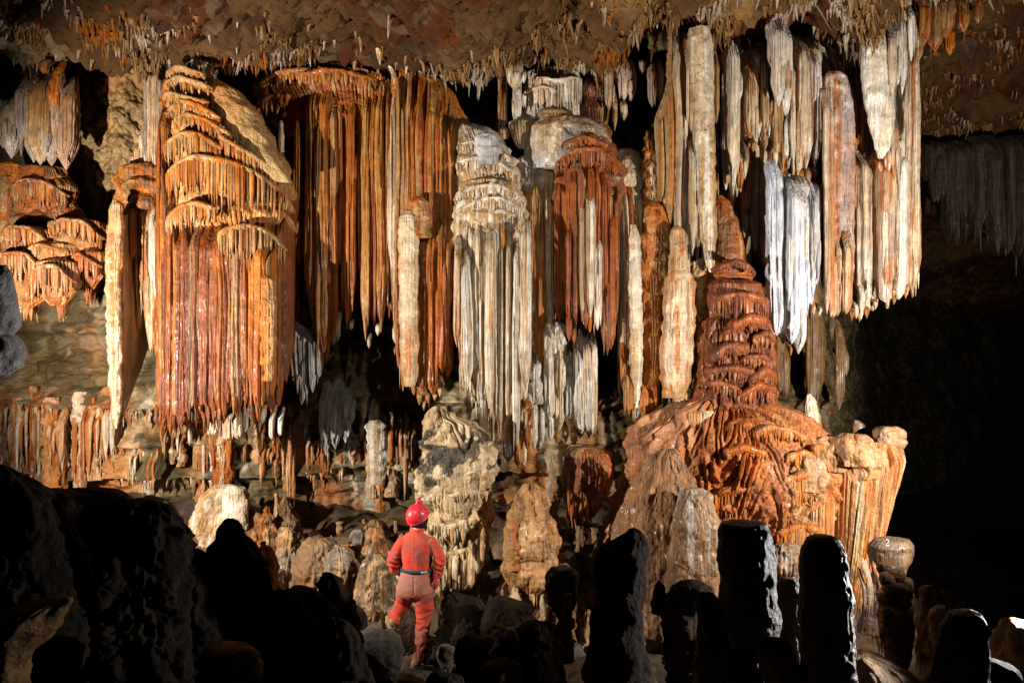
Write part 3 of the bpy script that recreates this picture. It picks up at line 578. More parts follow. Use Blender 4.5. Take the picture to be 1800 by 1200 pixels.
# column group 1090 - 1225
a = MB(); P7 = [[CR, WH, TN], [RU, OR, TN]]
flow(a, [(275, 1098, 1112), (285, 1088, 1124), (310, 1085, 1130), (350, 1086, 1128), (420, 1090, 1126)], 11.6, [TN, CR, GR], 91, .7, .3, .05, .045, .03, .015)
curtain(a, [(1086, 320), (1130, 320)], [(1086, 640), (1100, 700), (1130, 700)], 11.55, [[RU, OR, DR], [CR, TN, WH]], (9, 13), 92, .2, 20, 2, (.06, .2))
b = MB(); flow(b, [(395, 1108, 1118), (420, 1104, 1126), (480, 1103, 1128), (560, 1102, 1130), (640, 1106, 1130), (700, 1112, 1126), (735, 1116, 1122)], 11.1, [WH, CR, TN], 93, .8, .22, .014, .045, .012, .015, arch=.15)
c = MB(); flow(c, [(408, 1128, 1150), (415, 1122, 1158), (440, 1124, 1160), (520, 1125, 1164), (620, 1128, 1164), (700, 1130, 1158), (720, 1134, 1150)], 11.2, [OR, RU, TN], 94, .7, .36, .04, .035, .03, .015, arch=.2)
bl(c, [(1105, 640, 730, 16), (1118, 700, 745, 12), (1132, 660, 742, 14), (1145, 680, 730, 12), (1153, 660, 715, 10), (1095, 600, 690, 12)], 11.15, [[RU, OR, DR], [OR, TN, RU]], 4, 1.1)
form('dripstone_cluster', 'rust column cluster with one ribbed white column, right of the dark red curtain', 'column', [('back_curtain', a, M_FLOW), ('white_dripstone', b, M_CAL), ('rust_dripstone', c, M_FLOW)], (1110, 280, 11.3))
one('spire', 'small tan spire with pointed tip standing above the column cluster', 'stalagmite', (1145, 365, 11.5), M_FLOW,
    lambda m: flow(m, [(230, 1136, 1139), (250, 1132, 1145), (275, 1130, 1152), (305, 1131, 1162), (330, 1132, 1168), (380, 1132, 1172)], 11.4, [TN, OR, CR], 95, .8, .16, .045, .045, .03, .02))
one('domed_dripstone', 'short orange dome with a fringed skirt between the spire and the two-tier tan column', 'column', (1150, 360, 11.2), M_FLOW,
    lambda m: flow(m, [(357, 1142, 1158), (364, 1132, 1168), (390, 1128, 1176), (410, 1130, 1178), (470, 1130, 1176), (520, 1132, 1176)], 11.25, [OR, TN, RU], 96, .8, .24, .05, .04, .03, .02))
a = MB(); flow(a, [(396, 1186, 1194), (405, 1180, 1202), (440, 1177, 1208), (470, 1176, 1210), (482, 1172, 1216), (500, 1168, 1222), (560, 1165, 1222), (610, 1160, 1220), (660, 1160, 1214), (700, 1166, 1206)], 10.95, [CR, TN, OR], 97, .8, .30, .026, .045, .03, .015, arch=.15, fringe=14)
form('tiered_dripstone', 'cream and orange column with a knobbed top and ringed body, left of the rust tower', 'column', [('tiered_dripstone', a, M_FLOW)], (1190, 700, 10.95))
def f(m):
    flow(m, [(455, 1226, 1236), (462, 1216, 1246), (500, 1214, 1248), (540, 1220, 1244), (600, 1222, 1244), (660, 1224, 1242)], 11.2, [TN, CR, OR], 98, .8, .2, .05, .045, .02, .02)
    flow(m, [(570, 1236, 1242), (580, 1232, 1250), (640, 1230, 1252), (680, 1228, 1254)], 11.1, [OR, RU, TN], 99, .8, .15, .03, .045, .02, .02)
one('small_dripstone', 'thin beige column squeezed between the cream ringed column and the rust tower', 'column', (1230, 600, 11.2), M_FLOW, f)
# long cream curtains 1150-1260
P8 = [[CR, TN, WH], [TN, CR, OR], [CR, PK, TN]]
a = MB()
curtain(a, [(1150, 215), (1170, 160), (1185, 70), (1200, 60), (1215, 60)], [(1150, 330), (1165, 390), (1180, 430), (1200, 455), (1215, 462)], 11.45, P8, (9, 16), 101, .3, 8, 2, (.06, .2))
flow(a, [(30, 1176, 1190), (80, 1174, 1196), (150, 1170, 1200), (220, 1165, 1205), (300, 1165, 1205)], 11.3, [PK, TN, OR], 102, .8, .6, .03, .05, .02, .015)
pleat(a, [(1145, 250), (1170, 160), (1190, 60), (1262, 55)], [(1145, 330), (1165, 400), (1200, 465), (1240, 470), (1262, 400)], 11.6, [[CR, TN, PK], [CR, PK, TN], [TN, CR, OR]], (8, 15), 104, .15, 10)
form('tan_drapery', 'tall pinkish tan drapery flaring left, immediately left of the long cream pillar', 'drapery', [('tan_drapery', a, M_CAL)], (1180, 60, 11.4))
a = MB(); flow(a, [(50, 1212, 1246), (70, 1208, 1252), (150, 1210, 1256), (250, 1222, 1258), (350, 1226, 1258), (420, 1232, 1258), (460, 1240, 1256), (480, 1246, 1252)], 11.0, [CR, TN, WH], 103, .8, 0, 0, .07, .014, .018, .03, 2)
bl(a, [(1214, 60, 235, 16), (1204, 180, 245, 12), (1258, 80, 220, 10), (1216, 240, 450, 12)], 11.05, P8, 4, 1.4)
form('stalactite', 'long smooth cream hanging pillar, left of the gap before the white stalactites', 'stalactite', [('stalactite', a, M_CAL)], (1235, 60, 11))
# rust tower
a = MB(); flow(a, [(343, 1260, 1268), (355, 1256, 1282), (385, 1254, 1296), (410, 1254, 1304), (434, 1254, 1308), (462, 1252, 1310)], 11.2, [BR, RU, TN], 111, .8, .26, .03, .04, .012, .015)
flow(a, [(458, 1256, 1308), (466, 1244, 1318), (490, 1242, 1322), (510, 1248, 1318)], 11.15, [RU, TN, BR], 112, .8, .12, .04, .04, .02, .02)
b = MB(); flow(b, [(492, 1260, 1315), (500, 1246, 1336), (520, 1240, 1345), (560, 1246, 1346), (600, 1240, 1338)], 11.0, [RU, DR, (.36, .13, .05)], 113, .8, .5, .05, .05, .03, .02, .05, 2, arch=.3)
flow(b, [(555, 1250, 1330), (565, 1232, 1350), (600, 1226, 1356), (650, 1224, 1358), (690, 1220, 1360), (712, 1212, 1368), (735, 1190, 1390), (755, 1175, 1405)], 11.0, [RU, DR, (.38, .14, .06)], 114, .8, .36, .09, .045, .04, .03, .06, 2, arch=.9)
t_ = MB(); PR = [[RU, DR, (.38, .14, .06)], [DR, RU, OR], [RU, (.36, .13, .05), TN]]
for i, (arc, ln, cx_, hw_) in enumerate([([(1244, 478), (1280, 462), (1320, 480)], 20, 1284, 42), ([(1244, 530), (1290, 522), (1344, 528)], 42, 1294, 56), ([(1266, 572), (1300, 556), (1336, 568)], 34, 1294, 56), ([(1256, 588), (1276, 578), (1298, 590)], 30, 1290, 56), ([(1306, 595), (1330, 582), (1354, 596)], 32, 1292, 68),
      ([(1230, 622), (1262, 606), (1300, 612)], 26, 1292, 68), ([(1290, 628), (1325, 618), (1357, 634)], 26, 1292, 68), ([(1226, 650), (1270, 640), (1310, 648)], 24, 1292, 68), ([(1300, 660), (1330, 650), (1358, 664)], 30, 1292, 68), ([(1222, 682), (1250, 670), (1285, 680)], 26, 1292, 70), ([(1280, 690), (1315, 676), (1358, 690)], 26, 1292, 70)]):
    apron(t_, [(a_, b_+6*math.sin(i*2.3)*(a_-cx_)/hw_+3*math.sin(a_*.13+i)) for a_, b_ in arc], ln*(.7+.5*abs(math.sin(i*1.7))), 11.0, cx_, hw_, .38+.05*(i > 3), PR, 120+i, (3.5, 6.5), 5+2*(i % 3), .04)
form('rust_tower', 'tall rust red stalagmite tower of stacked fringed bulges with a smooth brown rounded top', 'stalagmite', [('smooth_top', a, M_FLOW), ('stacked_bulges', b, M_FLOW), ('fringed_tiers', t_, M_CAL)], (1290, 720, 11))

# ------------------------------------------------------------------ RIGHT GROUP
W1 = [[WH, CR, PK], [WH, WH, CR], [CR, WH, OR]]
def bigbl(nm, lab, lst, Y, pals, seed, at, **k):
    m = MB(); bl(m, lst, Y, pals, seed, **k); return form(nm, lab, 'stalactite', [(nm, m, M_CAL)], at)
bigbl('stalactite', 'slim white stalactite alone in the dark gap right of the long cream pillar', [(1286, 68, 300, 24), (1290, 100, 342, 18), (1298, 110, 180, 10), (1280, 80, 290, 12)], 11.1, W1, 1, (1288, 70, 11.1))
bigbl('stalactite_cluster', 'orange stained cream stalactites second in from the gap, ending in broken tips', [(1318, 85, 250, 20), (1330, 80, 265, 18), (1342, 85, 240, 14), (1352, 90, 235, 14), (1360, 140, 250, 12), (1312, 110, 230, 12), (1324, 240, 268, 10), (1346, 220, 262, 10)], 11.25, [[CR, OR, TN], [CR, TN, OR], [OR, CR, TN]], 2, (1330, 85, 11.2), dpt=1.6)
bigbl('stalactite', 'cream stalactite with orange side, hanging lowest from the ceiling notch', [(1368, 22, 190, 24), (1380, 30, 205, 20), (1388, 60, 200, 14), (1360, 30, 120, 16)], 10.95, [[CR, WH, OR], [WH, CR, PK]], 3, (1372, 25, 10.9))
wb = bigbl('stalactite_cluster', 'two broad white blades with dark slot between, above the bluish white drapery', [(1402, 60, 310, 26), (1420, 62, 300, 22), (1434, 75, 295, 20), (1398, 80, 300, 14), (1385, 180, 290, 14)], 11.2, [[WH, CR, WH], [CR, WH, OR]], 4, (1410, 60, 11.2), dpt=1.8)
def f(m):
    bl(m, [(1365, 190, 250, 12), (1372, 200, 275, 10), (1380, 220, 300, 12), (1392, 260, 320, 10), (1405, 285, 330, 14), (1418, 285, 335, 10), (1362, 250, 300, 8), (1300, 250, 340, 14), (1292, 300, 348, 10), (1310, 240, 310, 10), (1430, 280, 325, 10), (1384, 240, 330, 9), (1276, 295, 330, 9)], 11.25, [[OR, TN, CR], [TN, CR, OR]], 5, 1.1, .5)
part(wb, 'broken_tips', f, M_CAL)
def f(m):
    bl(m, [(1272, 320, 460, 18), (1284, 330, 420, 12), (1296, 330, 480, 10), (1308, 340, 420, 14), (1316, 310, 500, 8), (1340, 300, 470, 18), (1352, 300, 520, 16), (1330, 330, 440, 10)], 11.7, [[CR, WH, TN], [TN, CR, OR]], 6, 1.4)
one('stalactite_cluster', 'cream blades in shade behind the rounded top of the rust tower', 'stalactites', (1300, 320, 11.7), M_CAL, f)
BW = [[(.72, .74, .80), WH, LV], [WH, (.74, .75, .80), CR]]
m = MB(); bl(m, [(1362, 275, 590, 26), (1374, 290, 600, 20), (1356, 280, 560, 18)], 10.95, BW, 7, 1.4, .12, pw=2.5)
bl(m, [(1392, 310, 605, 26), (1405, 310, 622, 26), (1416, 320, 560, 20), (1384, 300, 560, 20)], 10.85, BW, 8, 1.3, .15, pw=2.2)
bl(m, [(1428, 310, 505, 22), (1436, 330, 480, 14)], 11.0, BW, 9, 1.3, .15)
form('bluish_drapery', 'brightest bluish white drapery, with two long lobes reaching furthest down on the right', 'drapery', [('bluish_drapery', m, M_CAL)], (1390, 280, 10.9))
m = MB(); flow(m, [(126, 1455, 1475), (134, 1448, 1488), (155, 1446, 1492), (175, 1446, 1498), (200, 1446, 1502), (350, 1446, 1502), (480, 1448, 1500), (540, 1452, 1494)], 11.2, [PK, (.60, .48, .44), OR], 121, .5, 0, 0, .05, .016, .014)
bl(m, [(1452, 150, 552, 12), (1460, 165, 558, 12), (1474, 400, 555, 14), (1488, 400, 552, 14), (1466, 420, 560, 10), (1496, 380, 545, 10)], 10.98, [[OR, CR, TN], [PK, CR, OR]], 3, 1.2, .08)
form('pink_drapery', 'broad flat pinkish drapery with an orange left edge, right of the bluish white one', 'drapery', [('pink_drapery', m, M_CAL)], (1472, 130, 11.1))
m = MB(); curtain(m, [(1500, 255), (1532, 270)], [(1500, 500), (1532, 545)], 11.3, W1, (7, 11), 122, .1, 8, 2, (.05, .1))
bl(m, [(1512, 480, 562, 12), (1524, 500, 556, 10), (1504, 520, 560, 9)], 11.2, W1, 3)
form('narrow_curtain', 'narrow cream curtain in the shade of the fat white stalactite', 'drapery', [('narrow_curtain', m, M_CAL)], (1515, 255, 11.3))
m = MB(); flow(m, [(55, 1535, 1555), (66, 1522, 1564), (90, 1515, 1570), (130, 1514, 1572), (180, 1520, 1572), (230, 1530, 1572), (262, 1538, 1566), (280, 1545, 1552)], 10.85, [WH, WH, CR], 123, .7, 0, 0, .09, .012, .012, .02, 2)
bl(m, [(1570, 190, 318, 14), (1560, 240, 305, 16), (1552, 270, 300, 12)], 10.9, [[CR, OR, WH]], 3, 1.2)
form('fat_stalactite', 'fat smooth white stalactite with rounded shoulder near the right end', 'stalactite', [('fat_stalactite', m, M_CAL)], (1543, 55, 10.9))
m = MB(); bl(m, [(1566, 30, 175, 13), (1578, 20, 150, 12), (1590, 0, 165, 14), (1560, 80, 165, 8), (1600, -10, 110, 12)], 10.75, [[WH, GR, CR], [PK, WH, CR]], 3, 1.2)
form('stalactite_cluster', 'thin whitish stalactites at the top of the last drapery sheet', 'stalactites', [('stalactite_cluster', m, M_CAL)], (1580, 20, 10.8))
m = MB(); curtain(m, [(1534, 280), (1570, 200), (1580, 80), (1608, 0)], [(1534, 535), (1560, 525), (1590, 520), (1608, 508)], 11.2, [[WH, CR, PK], [CR, PK, OR], [CR, WH, OR]], (12, 22), 124, .2, 5, 2, (.04, .08), 1.2, ma=.10)
es = form('end_sheet', 'wide cream sheet that ends the row of draperies with a straight right edge', 'drapery', [('end_sheet', m, M_CAL)], (1580, 0, 11.2))
def f(m):
    bl(m, [(1500, 535, 565, 10), (1512, 540, 566, 8), (1440, 530, 556, 10), (1430, 520, 556, 8), (1424, 500, 552, 8), (1520, 530, 560, 10), (1375, 585, 606, 8), (1393, 600, 626, 6), (1536, 520, 545, 9)], 11.15, [[CR, OR, TN], [OR, RU, CR]], 5, 1.1, .5)
part(es, 'broken_tips', f, M_CAL)

m = MB(); pleat(m, [(1306, 85), (1350, 80), (1395, 60), (1444, 70)], [(1306, 245), (1350, 262), (1395, 300), (1444, 300)], 11.38, [[CR, TN, WH], [CR, WH, OR], [TN, CR, OR]], (7, 13), 127, .12, 16)
form('pleated_drapery', 'short cream pleated drapery joining the upper white blades near the ceiling', 'drapery', [('pleated_drapery', m, M_CAL)], (1370, 70, 11.38))
m = MB(); pleat(m, [(1352, 320), (1400, 300), (1442, 320)], [(1352, 560), (1385, 575), (1420, 560), (1442, 480)], 11.12, [[(.72, .72, .74), WH, CR], [WH, CR, (.72, .72, .74)]], (7, 13), 128, .10, 14)
form('pleated_drapery', 'pale pleated sheet joining the two long bluish lobes from behind', 'drapery', [('pleated_drapery', m, M_CAL)], (1400, 300, 11.12))
m = MB(); pleat(m, [(1266, 90), (1310, 75), (1400, 50), (1440, 60), (1500, 110), (1560, 70), (1606, 0)], [(1266, 330), (1300, 380), (1350, 480), (1440, 500), (1500, 545), (1560, 530), (1606, 505)], 11.5, [[CR, WH, PK], [CR, PK, TN], [WH, CR, TN], [CR, OR, TN]], (7, 16), 125, .0, 16)
form('back_curtain', 'shaded cream pleated curtain seen in the gaps behind the white stalactites at right', 'drapery', [('back_curtain', m, M_CAL)], (1440, 60, 11.75))
# far right ceiling hangings
def f(m):
    bl(m, [(1625, -20, 85, 20), (1640, -20, 95, 22), (1660, -20, 70, 24), (1672, 30, 95, 16), (1618, 40, 105, 12), (1690, -20, 60, 18), (1720, -20, 42, 14)], 11.9, [[RU, OR, TN], [TN, BR, RU]], 5, 1.4)
one('stalactite_cluster', 'brown orange stalactites hanging at the top right beyond the drapery end', 'stalactites', (1650, -20, 11.9), M_CAL, f)
for i, (L_, R_, t_, b_, lab) in enumerate([(1612, 1650, 250, 350, 'dim'), (1650, 1700, 250, 425, 'dim'), (1700, 1760, 240, 440, 'dim'), (1760, 1830, 240, 480, 'dim')]):
    m = MB(); curtain(m, [(L_, t_), (R_, t_)], [(L_, b_-20), ((L_+R_)/2, b_), (R_, b_-25)], 15.5, [[(.055, .032, .018), (.035, .022, .012), (.07, .05, .03)], [(.06, .035, .018), (.035, .022, .012), (.045, .03, .015)]], (8, 16), 130+i, .3, 22, 2, (.2, .5))  # dimness under the far ceiling put into the pigment as near-black brown
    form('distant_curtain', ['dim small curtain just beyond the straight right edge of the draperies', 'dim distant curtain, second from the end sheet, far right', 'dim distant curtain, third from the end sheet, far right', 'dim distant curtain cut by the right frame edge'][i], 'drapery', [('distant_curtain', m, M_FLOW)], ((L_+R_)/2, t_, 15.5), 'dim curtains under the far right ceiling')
for i, (px, py, a_) in enumerate([(1440, 490, 0), (1370, 600, 1), (1470, 560, 2)]):
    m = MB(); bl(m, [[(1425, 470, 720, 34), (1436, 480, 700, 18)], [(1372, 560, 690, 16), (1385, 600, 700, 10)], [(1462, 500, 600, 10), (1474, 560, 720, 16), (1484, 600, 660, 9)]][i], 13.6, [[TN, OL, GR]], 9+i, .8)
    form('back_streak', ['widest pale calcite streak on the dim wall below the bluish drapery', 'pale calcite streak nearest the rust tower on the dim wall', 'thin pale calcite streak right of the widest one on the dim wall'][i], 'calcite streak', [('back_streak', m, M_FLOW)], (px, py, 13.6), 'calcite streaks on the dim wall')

# ------------------------------------------------------------------ THE MOUND
YM = 10.9
RM = [(.46, .17, .065), (.40, .18, .09), (.52, .27, .13)]
a = MB(); flow(a, [(708, 1225, 1330), (716, 1195, 1372), (730, 1165, 1402), (755, 1130, 1432), (790, 1105, 1458), (830, 1092, 1468), (880, 1085, 1468), (940, 1080, 1462), (1000, 1080, 1450), (1120, 1080, 1440)], YM, RM, 141, .70, .34, .10, .038, .010, .055, .34, 1.4, arch=1.2, hdmax=1.45, res=1.35)
b = MB()
PF = [[(.44, .20, .09), TN, RU], [(.52, .33, .19), OR, RU], [(.60, .44, .28), TN, OR], [(.46, .17, .065), TN, OR], [(.44, .2, .09), CR, TN]]
for i, (tp_, bt_, Yq, bw, ww, shr) in enumerate([([(1424, 800), (1450, 775), (1500, 768), (1550, 775), (1584, 770)], [(1424, 1030), (1470, 1050), (1530, 1030), (1584, 960)], 10.75, .75, (5, 10), (0, -72)),
        ([(1462, 812), (1500, 800), (1550, 806)], [(1462, 1010), (1490, 1030), (1520, 1000), (1550, 960)], 10.35, .35, (4, 8), (-6, -46)),
        ([(1395, 850), (1430, 838), (1465, 846)], [(1395, 990), (1430, 1010), (1465, 1000)], 10.35, .3, (4, 8), (0, -8))]):
    pleat(b, tp_, bt_, Yq, PF, ww, 142+i, bw, 12, .6, shear=shr)
for i, (q, Yq, pal) in enumerate([([(750, 1556, 1572), (757, 1545, 1586), (775, 1542, 1588), (800, 1548, 1580), (850, 1548, 1570), (895, 1534, 1556), (950, 1515, 1535)], 10.45, [TN, OR, CR]), ([(762, 1490, 1510), (770, 1476, 1525), (790, 1470, 1535), (815, 1478, 1530)], 10.15, [TN, OR, BR]),
        ([(768, 1450, 1470), (778, 1436, 1486), (805, 1430, 1490), (830, 1436, 1485)], 10.3, [OR, TN, BR]), ([(785, 1515, 1535), (793, 1505, 1552), (815, 1502, 1556), (838, 1508, 1550)], 10.05, [TN, OR, CR]), ([(800, 1400, 1430), (812, 1388, 1450), (840, 1384, 1455), (862, 1392, 1448)], 10.15, [OR, TN, RU])]):
    flow(b, q, Yq, [(.46, .29, .17), (.44, .20, .09), TN], 145+i, .8, .3, .03, .045, .02, .04, .14, 3.5, crust=.012)
c = MB()
for i, (q, Yq) in enumerate([([(735, 1300, 1330), (742, 1285, 1360), (760, 1275, 1385), (790, 1280, 1385)], 10.35), ([(955, 1365, 1395), (965, 1352, 1412), (1000, 1350, 1414), (1030, 1358, 1408)], 9.75)]):
    flow(c, q, Yq, [RM, [GR, BR, TN]][i], 150+i, .6, .34, .07, .045, .05, .03, .10, 2, fringe=20, arch=.6)
t_ = MB(); PM = [[(.46, .17, .065), OR, TN], [OR, (.46, .17, .065), TN], [(.42, .19, .09), TN, OR]]
for i, (arc, ln, cx_, hw_, hd_) in enumerate([([(1222, 842), (1250, 832), (1280, 836), (1325, 852)], 75, 1280, 188, .96), ([(1330, 822), (1365, 812), (1400, 824)], 60, 1280, 190, .96), ([(1320, 905), (1345, 895), (1385, 898), (1420, 915)], 60, 1280, 192, .98), ([(1292, 748), (1320, 738), (1360, 745), (1392, 762)], 24, 1280, 155, .74), ([(1120, 830), (1150, 822), (1185, 832)], 30, 1280, 186, .96), ([(1240, 778), (1275, 768), (1310, 780)], 18, 1280, 168, .86), ([(1390, 775), (1420, 770), (1450, 790)], 30, 1280, 178, .86), ([(1290, 872), (1315, 864), (1345, 876)], 40, 1280, 190, .97), ([(1225, 890), (1250, 882), (1285, 892)], 34, 1280, 190, .97), ([(1340, 785), (1370, 778), (1398, 790)], 24, 1280, 176, .90)]):
    apron(t_, arc, ln, YM, cx_, hw_, hd_, PM, 140+i, (3.5, 7), 6, .10)
form('flowstone_mound', 'huge rust orange flowstone mound with lighter fluted right flank and knobbed rim', 'flowstone', [('mound', a, M_FLOW), ('fluted_flank', b, M_FLOW), ('fringed_lobes', c, M_FLOW), ('fringed_tiers', t_, M_CAL)], (1330, 1060, YM))
one('boulder_mound', 'smooth brown tan mound leaning on the left side of the rust orange flowstone mound', 'boulder', (1180, 1050, 10), M_FLOW,
    lambda m: (flow(m, [(788, 1165, 1185), (800, 1150, 1198), (830, 1135, 1215), (870, 1110, 1235), (920, 1085, 1252), (970, 1075, 1262), (1040, 1070, 1265), (1160, 1065, 1270)], 9.75, [(.25, .14, .07), (.36, .20, .10), BR], 161, .75, 0, 0, .1, 0, .03, .16, 1.8, pw=2),
               flow(m, [(858, 1205, 1225), (870, 1192, 1245), (920, 1180, 1262), (990, 1170, 1264), (1150, 1165, 1268)], 9.25, [(.33, .20, .11), BR, GR], 162, .8, 0, 0, .05, .01, .03, .08, 1.8)))
one('fluted_stub', 'small tan fluted fan at the foot of the rust tower', 'flowstone', (1226, 725, 10.6), M_FLOW,
    lambda m: (flow(m, [(722, 1205, 1252), (728, 1200, 1256), (748, 1204, 1250), (775, 1212, 1234), (790, 1216, 1226)], 10.5, [CR, TN, OR], 163, .5, 0, 0, .04, .045, .015), ))
one('cone_stalagmite', 'cream cone stalagmite standing on the back rim of the rust orange mound', 'stalagmite', (1425, 755, 11.2), M_CAL,
    lambda m: flow(m, [(692, 1421, 1426), (700, 1417, 1432), (722, 1413, 1438), (740, 1410, 1442), (746, 1408, 1444), (758, 1410, 1443)], 10.9, [CR, WH, TN], 164, 1, 0, 0, .1, 0, .02, .02, 3))
def f(m):
    flow(m, [(738, 1502, 1510), (745, 1496, 1518), (765, 1494, 1522), (790, 1494, 1525)], 10.9, [BR, TN, GR], 165, 1, 0, 0, .1, 0, .02)
one('small_stalagmite', 'small shaded stub behind the knobbed rim of the rust orange mound', 'stalagmite', (1508, 780, 10.9), M_FLOW, f)

# ------------------------------------------------------------------ LOWER CENTRE
a = MB(); CB = [(.66, .50, .30), (.56, .38, .20), (.34, .22, .12)]
flow(a, [(714, 768, 778), (722, 762, 785), (735, 757, 800), (745, 753, 835), (765, 745, 855), (800, 740, 868), (840, 736, 872), (880, 734, 866), (930, 745, 862), (975, 765, 852), (1010, 772, 838), (1032, 778, 828)], 10.4, CB, 171, .75, .30, .09, .045, .030, .04, .12, 2.8, arch=1.1, res=1.2)
bl(a, [(778, 955, 1036, 12), (790, 960, 1034, 11), (802, 960, 1036, 12), (815, 965, 1038, 12), (828, 955, 1030, 12), (840, 950, 1012, 11), (770, 950, 1030, 9), (850, 930, 985, 10)], 10.0, [CB, [CR, TN, BR]], 3, 1.1, .12)
# soot patches: real dark stains on the left upper side
for i in range(len(a.v)):
    v = a.v[i]; q = fbm(v[:, 0]*4, v[:, 1]*4, v[:, 2]*6, 3)
    px = v[:, 0]/v[:, 1]*F+900; py = 600-v[:, 2]/v[:, 1]*F
    mk = ss(.02, .14, q+.22-np.hypot((v[:, 0]+.80)/.38, (v[:, 2]+1.45)/.34)*.30)
    a.c[i] = a.c[i]*(1-mk[:, None]*.86)
for i, (arc, ln, hd_) in enumerate([([(745, 905), (790, 914), (840, 900)], 34, .37), ([(765, 962), (800, 958), (852, 948)], 20, .34), ([(790, 862), (825, 852), (866, 862)], 20, .37)]): apron(a, arc, ln, 10.4, 806, 66, hd_, [CB, [CR, TN, BR]], 160+i, (3.5, 6.5), 4, .01)
form('flowstone_tower', 'tan bulging flowstone pillar with sooty black patches, right behind the caver', 'flowstone', [('flowstone_tower', a, M_FLOW)], (800, 1035, 10.4))
one('bulging_stump', 'smaller tan and brown rounded stump with fringed foot, right of the sooty pillar', 'flowstone', (935, 1035, 10), M_FLOW,
    lambda m: (flow(m, [(850, 925, 940), (860, 915, 955), (885, 900, 970), (920, 890, 978), (960, 886, 984), (1000, 888, 982), (1025, 895, 972), (1036, 905, 960)], 10.0, [TN, CR, BR], 172, .8, .5, .07, .05, .015, .035, .12, 2.2, fringe=16),
               flow(m, [(888, 898, 912), (900, 890, 925), (960, 885, 930), (1000, 890, 925)], 9.85, [BR, TN, OR], 173, .8, 0, 0, .1, 0, .03, .08, 2)))
one('boulder', 'shaded rock base that carries the sooty pillar', 'rock', (805, 1110, 10.5), M_ROCK, lambda m: flow(m, [(1000, 790, 815), (1015, 765, 850), (1050, 745, 872), (1100, 735, 885), (1160, 730, 890)], 10.75, [BR, DK, (.24, .15, .08)], 601, .8, 0, 0, .1, 0, .04, .16, 2.5, crust=.02))
one('boulder', 'shaded rock base that carries the brown rounded stump', 'rock', (940, 1110, 10.1), M_ROCK, lambda m: flow(m, [(1000, 915, 950), (1018, 885, 985), (1060, 872, 1000), (1110, 865, 1005), (1180, 860, 1010)], 10.3, [BR, DK, (.24, .15, .08)], 602, .8, 0, 0, .1, 0, .04, .16, 2.5, crust=.02))
one('hanging_boulder', 'rust brown rock lump with dripping fringe, in the dark left of the flowstone mound', 'flowstone', (1035, 785, 10.9), M_FLOW,
    lambda m: (flow(m, [(786, 1000, 1060), (795, 990, 1078), (825, 986, 1084), (855, 990, 1076), (885, 998, 1062), (905, 1003, 1045), (922, 1006, 1025)], 10.9, [RU, BR, TN], 174, .6, 0, 0, .05, .03, .03, .10, 2.5),
               bl(m, [(1006, 860, 928, 8), (1014, 870, 935, 8), (1022, 870, 932, 8), (1032, 870, 922, 8), (1042, 865, 905, 8), (1000, 850, 905, 6)], 10.7, [[RU, OR, TN]], 3, 1, .4)))
one('thin_stalagmite', 'thin knobbly grey spire rising behind the brown rounded stump', 'stalagmite', (969, 905, 10.5), M_CRUST,
    lambda m: (flow(m, [(800, 968, 970), (815, 965, 974), (850, 963, 977), (900, 962, 982), (960, 965, 986), (1010, 962, 986)], 10.4, [TN, GR, BR], 175, 1, .2, .03, .04, .01, .03)))
one('white_mound', 'white and cream mound of flowstone glowing behind the dark boulders at left', 'flowstone', (385, 960, 12.2), M_FLOW,
    lambda m: (flow(m, [(851, 388, 402), (857, 375, 430), (870, 362, 436), (900, 345, 437), (930, 332, 440), (960, 322, 440), (985, 318, 440)], 12.2, [CR, TN, WH], 176, .7, .35, .05, .05, .02, .03, .10, 1.8),
               flow(m, [(853, 400, 415), (860, 392, 432), (890, 390, 436), (930, 392, 438)], 11.85, [WH, WH, CR], 177, .6, 0, 0, .05, .02, .02, .05, 2)))
SM = [([(892, 438, 446), (905, 432, 456), (935, 425, 462), (970, 424, 465)], 'rounded tan stub beside the white mound'), ([(890, 468, 474), (905, 460, 480), (935, 456, 486), (970, 454, 490)], 'knobbed tan stub, second right of the white mound'),
      ([(872, 500, 503), (890, 496, 508), (910, 490, 520), (950, 485, 535)], 'olive stub with a thin pointed top behind the knobbed one'), ([(925, 498, 512), (935, 494, 518), (970, 490, 522), (1000, 488, 526)], 'smooth grey brown finger below the olive stub'),
      ([(944, 545, 570), (952, 532, 584), (975, 526, 592), (1000, 525, 594), (1025, 528, 590)], 'dark shiny dome wider than its neighbours, left of the caver'), ([(927, 652, 660), (945, 645, 672), (975, 640, 680), (1010, 638, 682)], 'pale pointed stub behind the caver left elbow'),
      ([(972, 652, 668), (985, 640, 688), (1020, 628, 692), (1062, 620, 690)], 'brown rounded boulder at the caver left hip'), ([(960, 590, 605), (975, 580, 625), (1010, 575, 640), (1050, 575, 640)], 'orange brown hummock between the shiny dome and the hip boulder'),
      ([(992, 985, 998), (1000, 978, 1008), (1030, 975, 1012), (1060, 975, 1012)], 'tiny pinkish knob in the gap right of the brown rounded stump'), ([(955, 610, 622), (965, 602, 634), (990, 600, 640)], 'small grey knob left of the pale pointed stub')]
for i, (q, lab) in enumerate(SM):
    Yq = [12, 11.8, 12, 11.2, 10.3, 10.2, 9.6, 10, 9.8, 10.8][i]
    one('stalagmite', lab, 'stalagmite', (q[0][1], q[-1][0], Yq), M_FLOW if i != 4 else M_ROCK, lambda m: flow(m, q+[(q[-1][0]+140, q[-1][1]-10, q[-1][2]+10)], Yq, [[(.34, .21, .11), BR, TN], [BR, (.30, .17, .08), OR], [BR, (.14, .10, .05), TN], [BR, (.24, .18, .13), TN]][i % 4] if i != 4 else [BR, DK, BR], 180+i, .9, .2 if i in (0, 1, 2, 7) else 0, .05, .05, .01, .04, .10, 3.5, crust=.014), 'stubby stalagmites on the floor by the back wall')
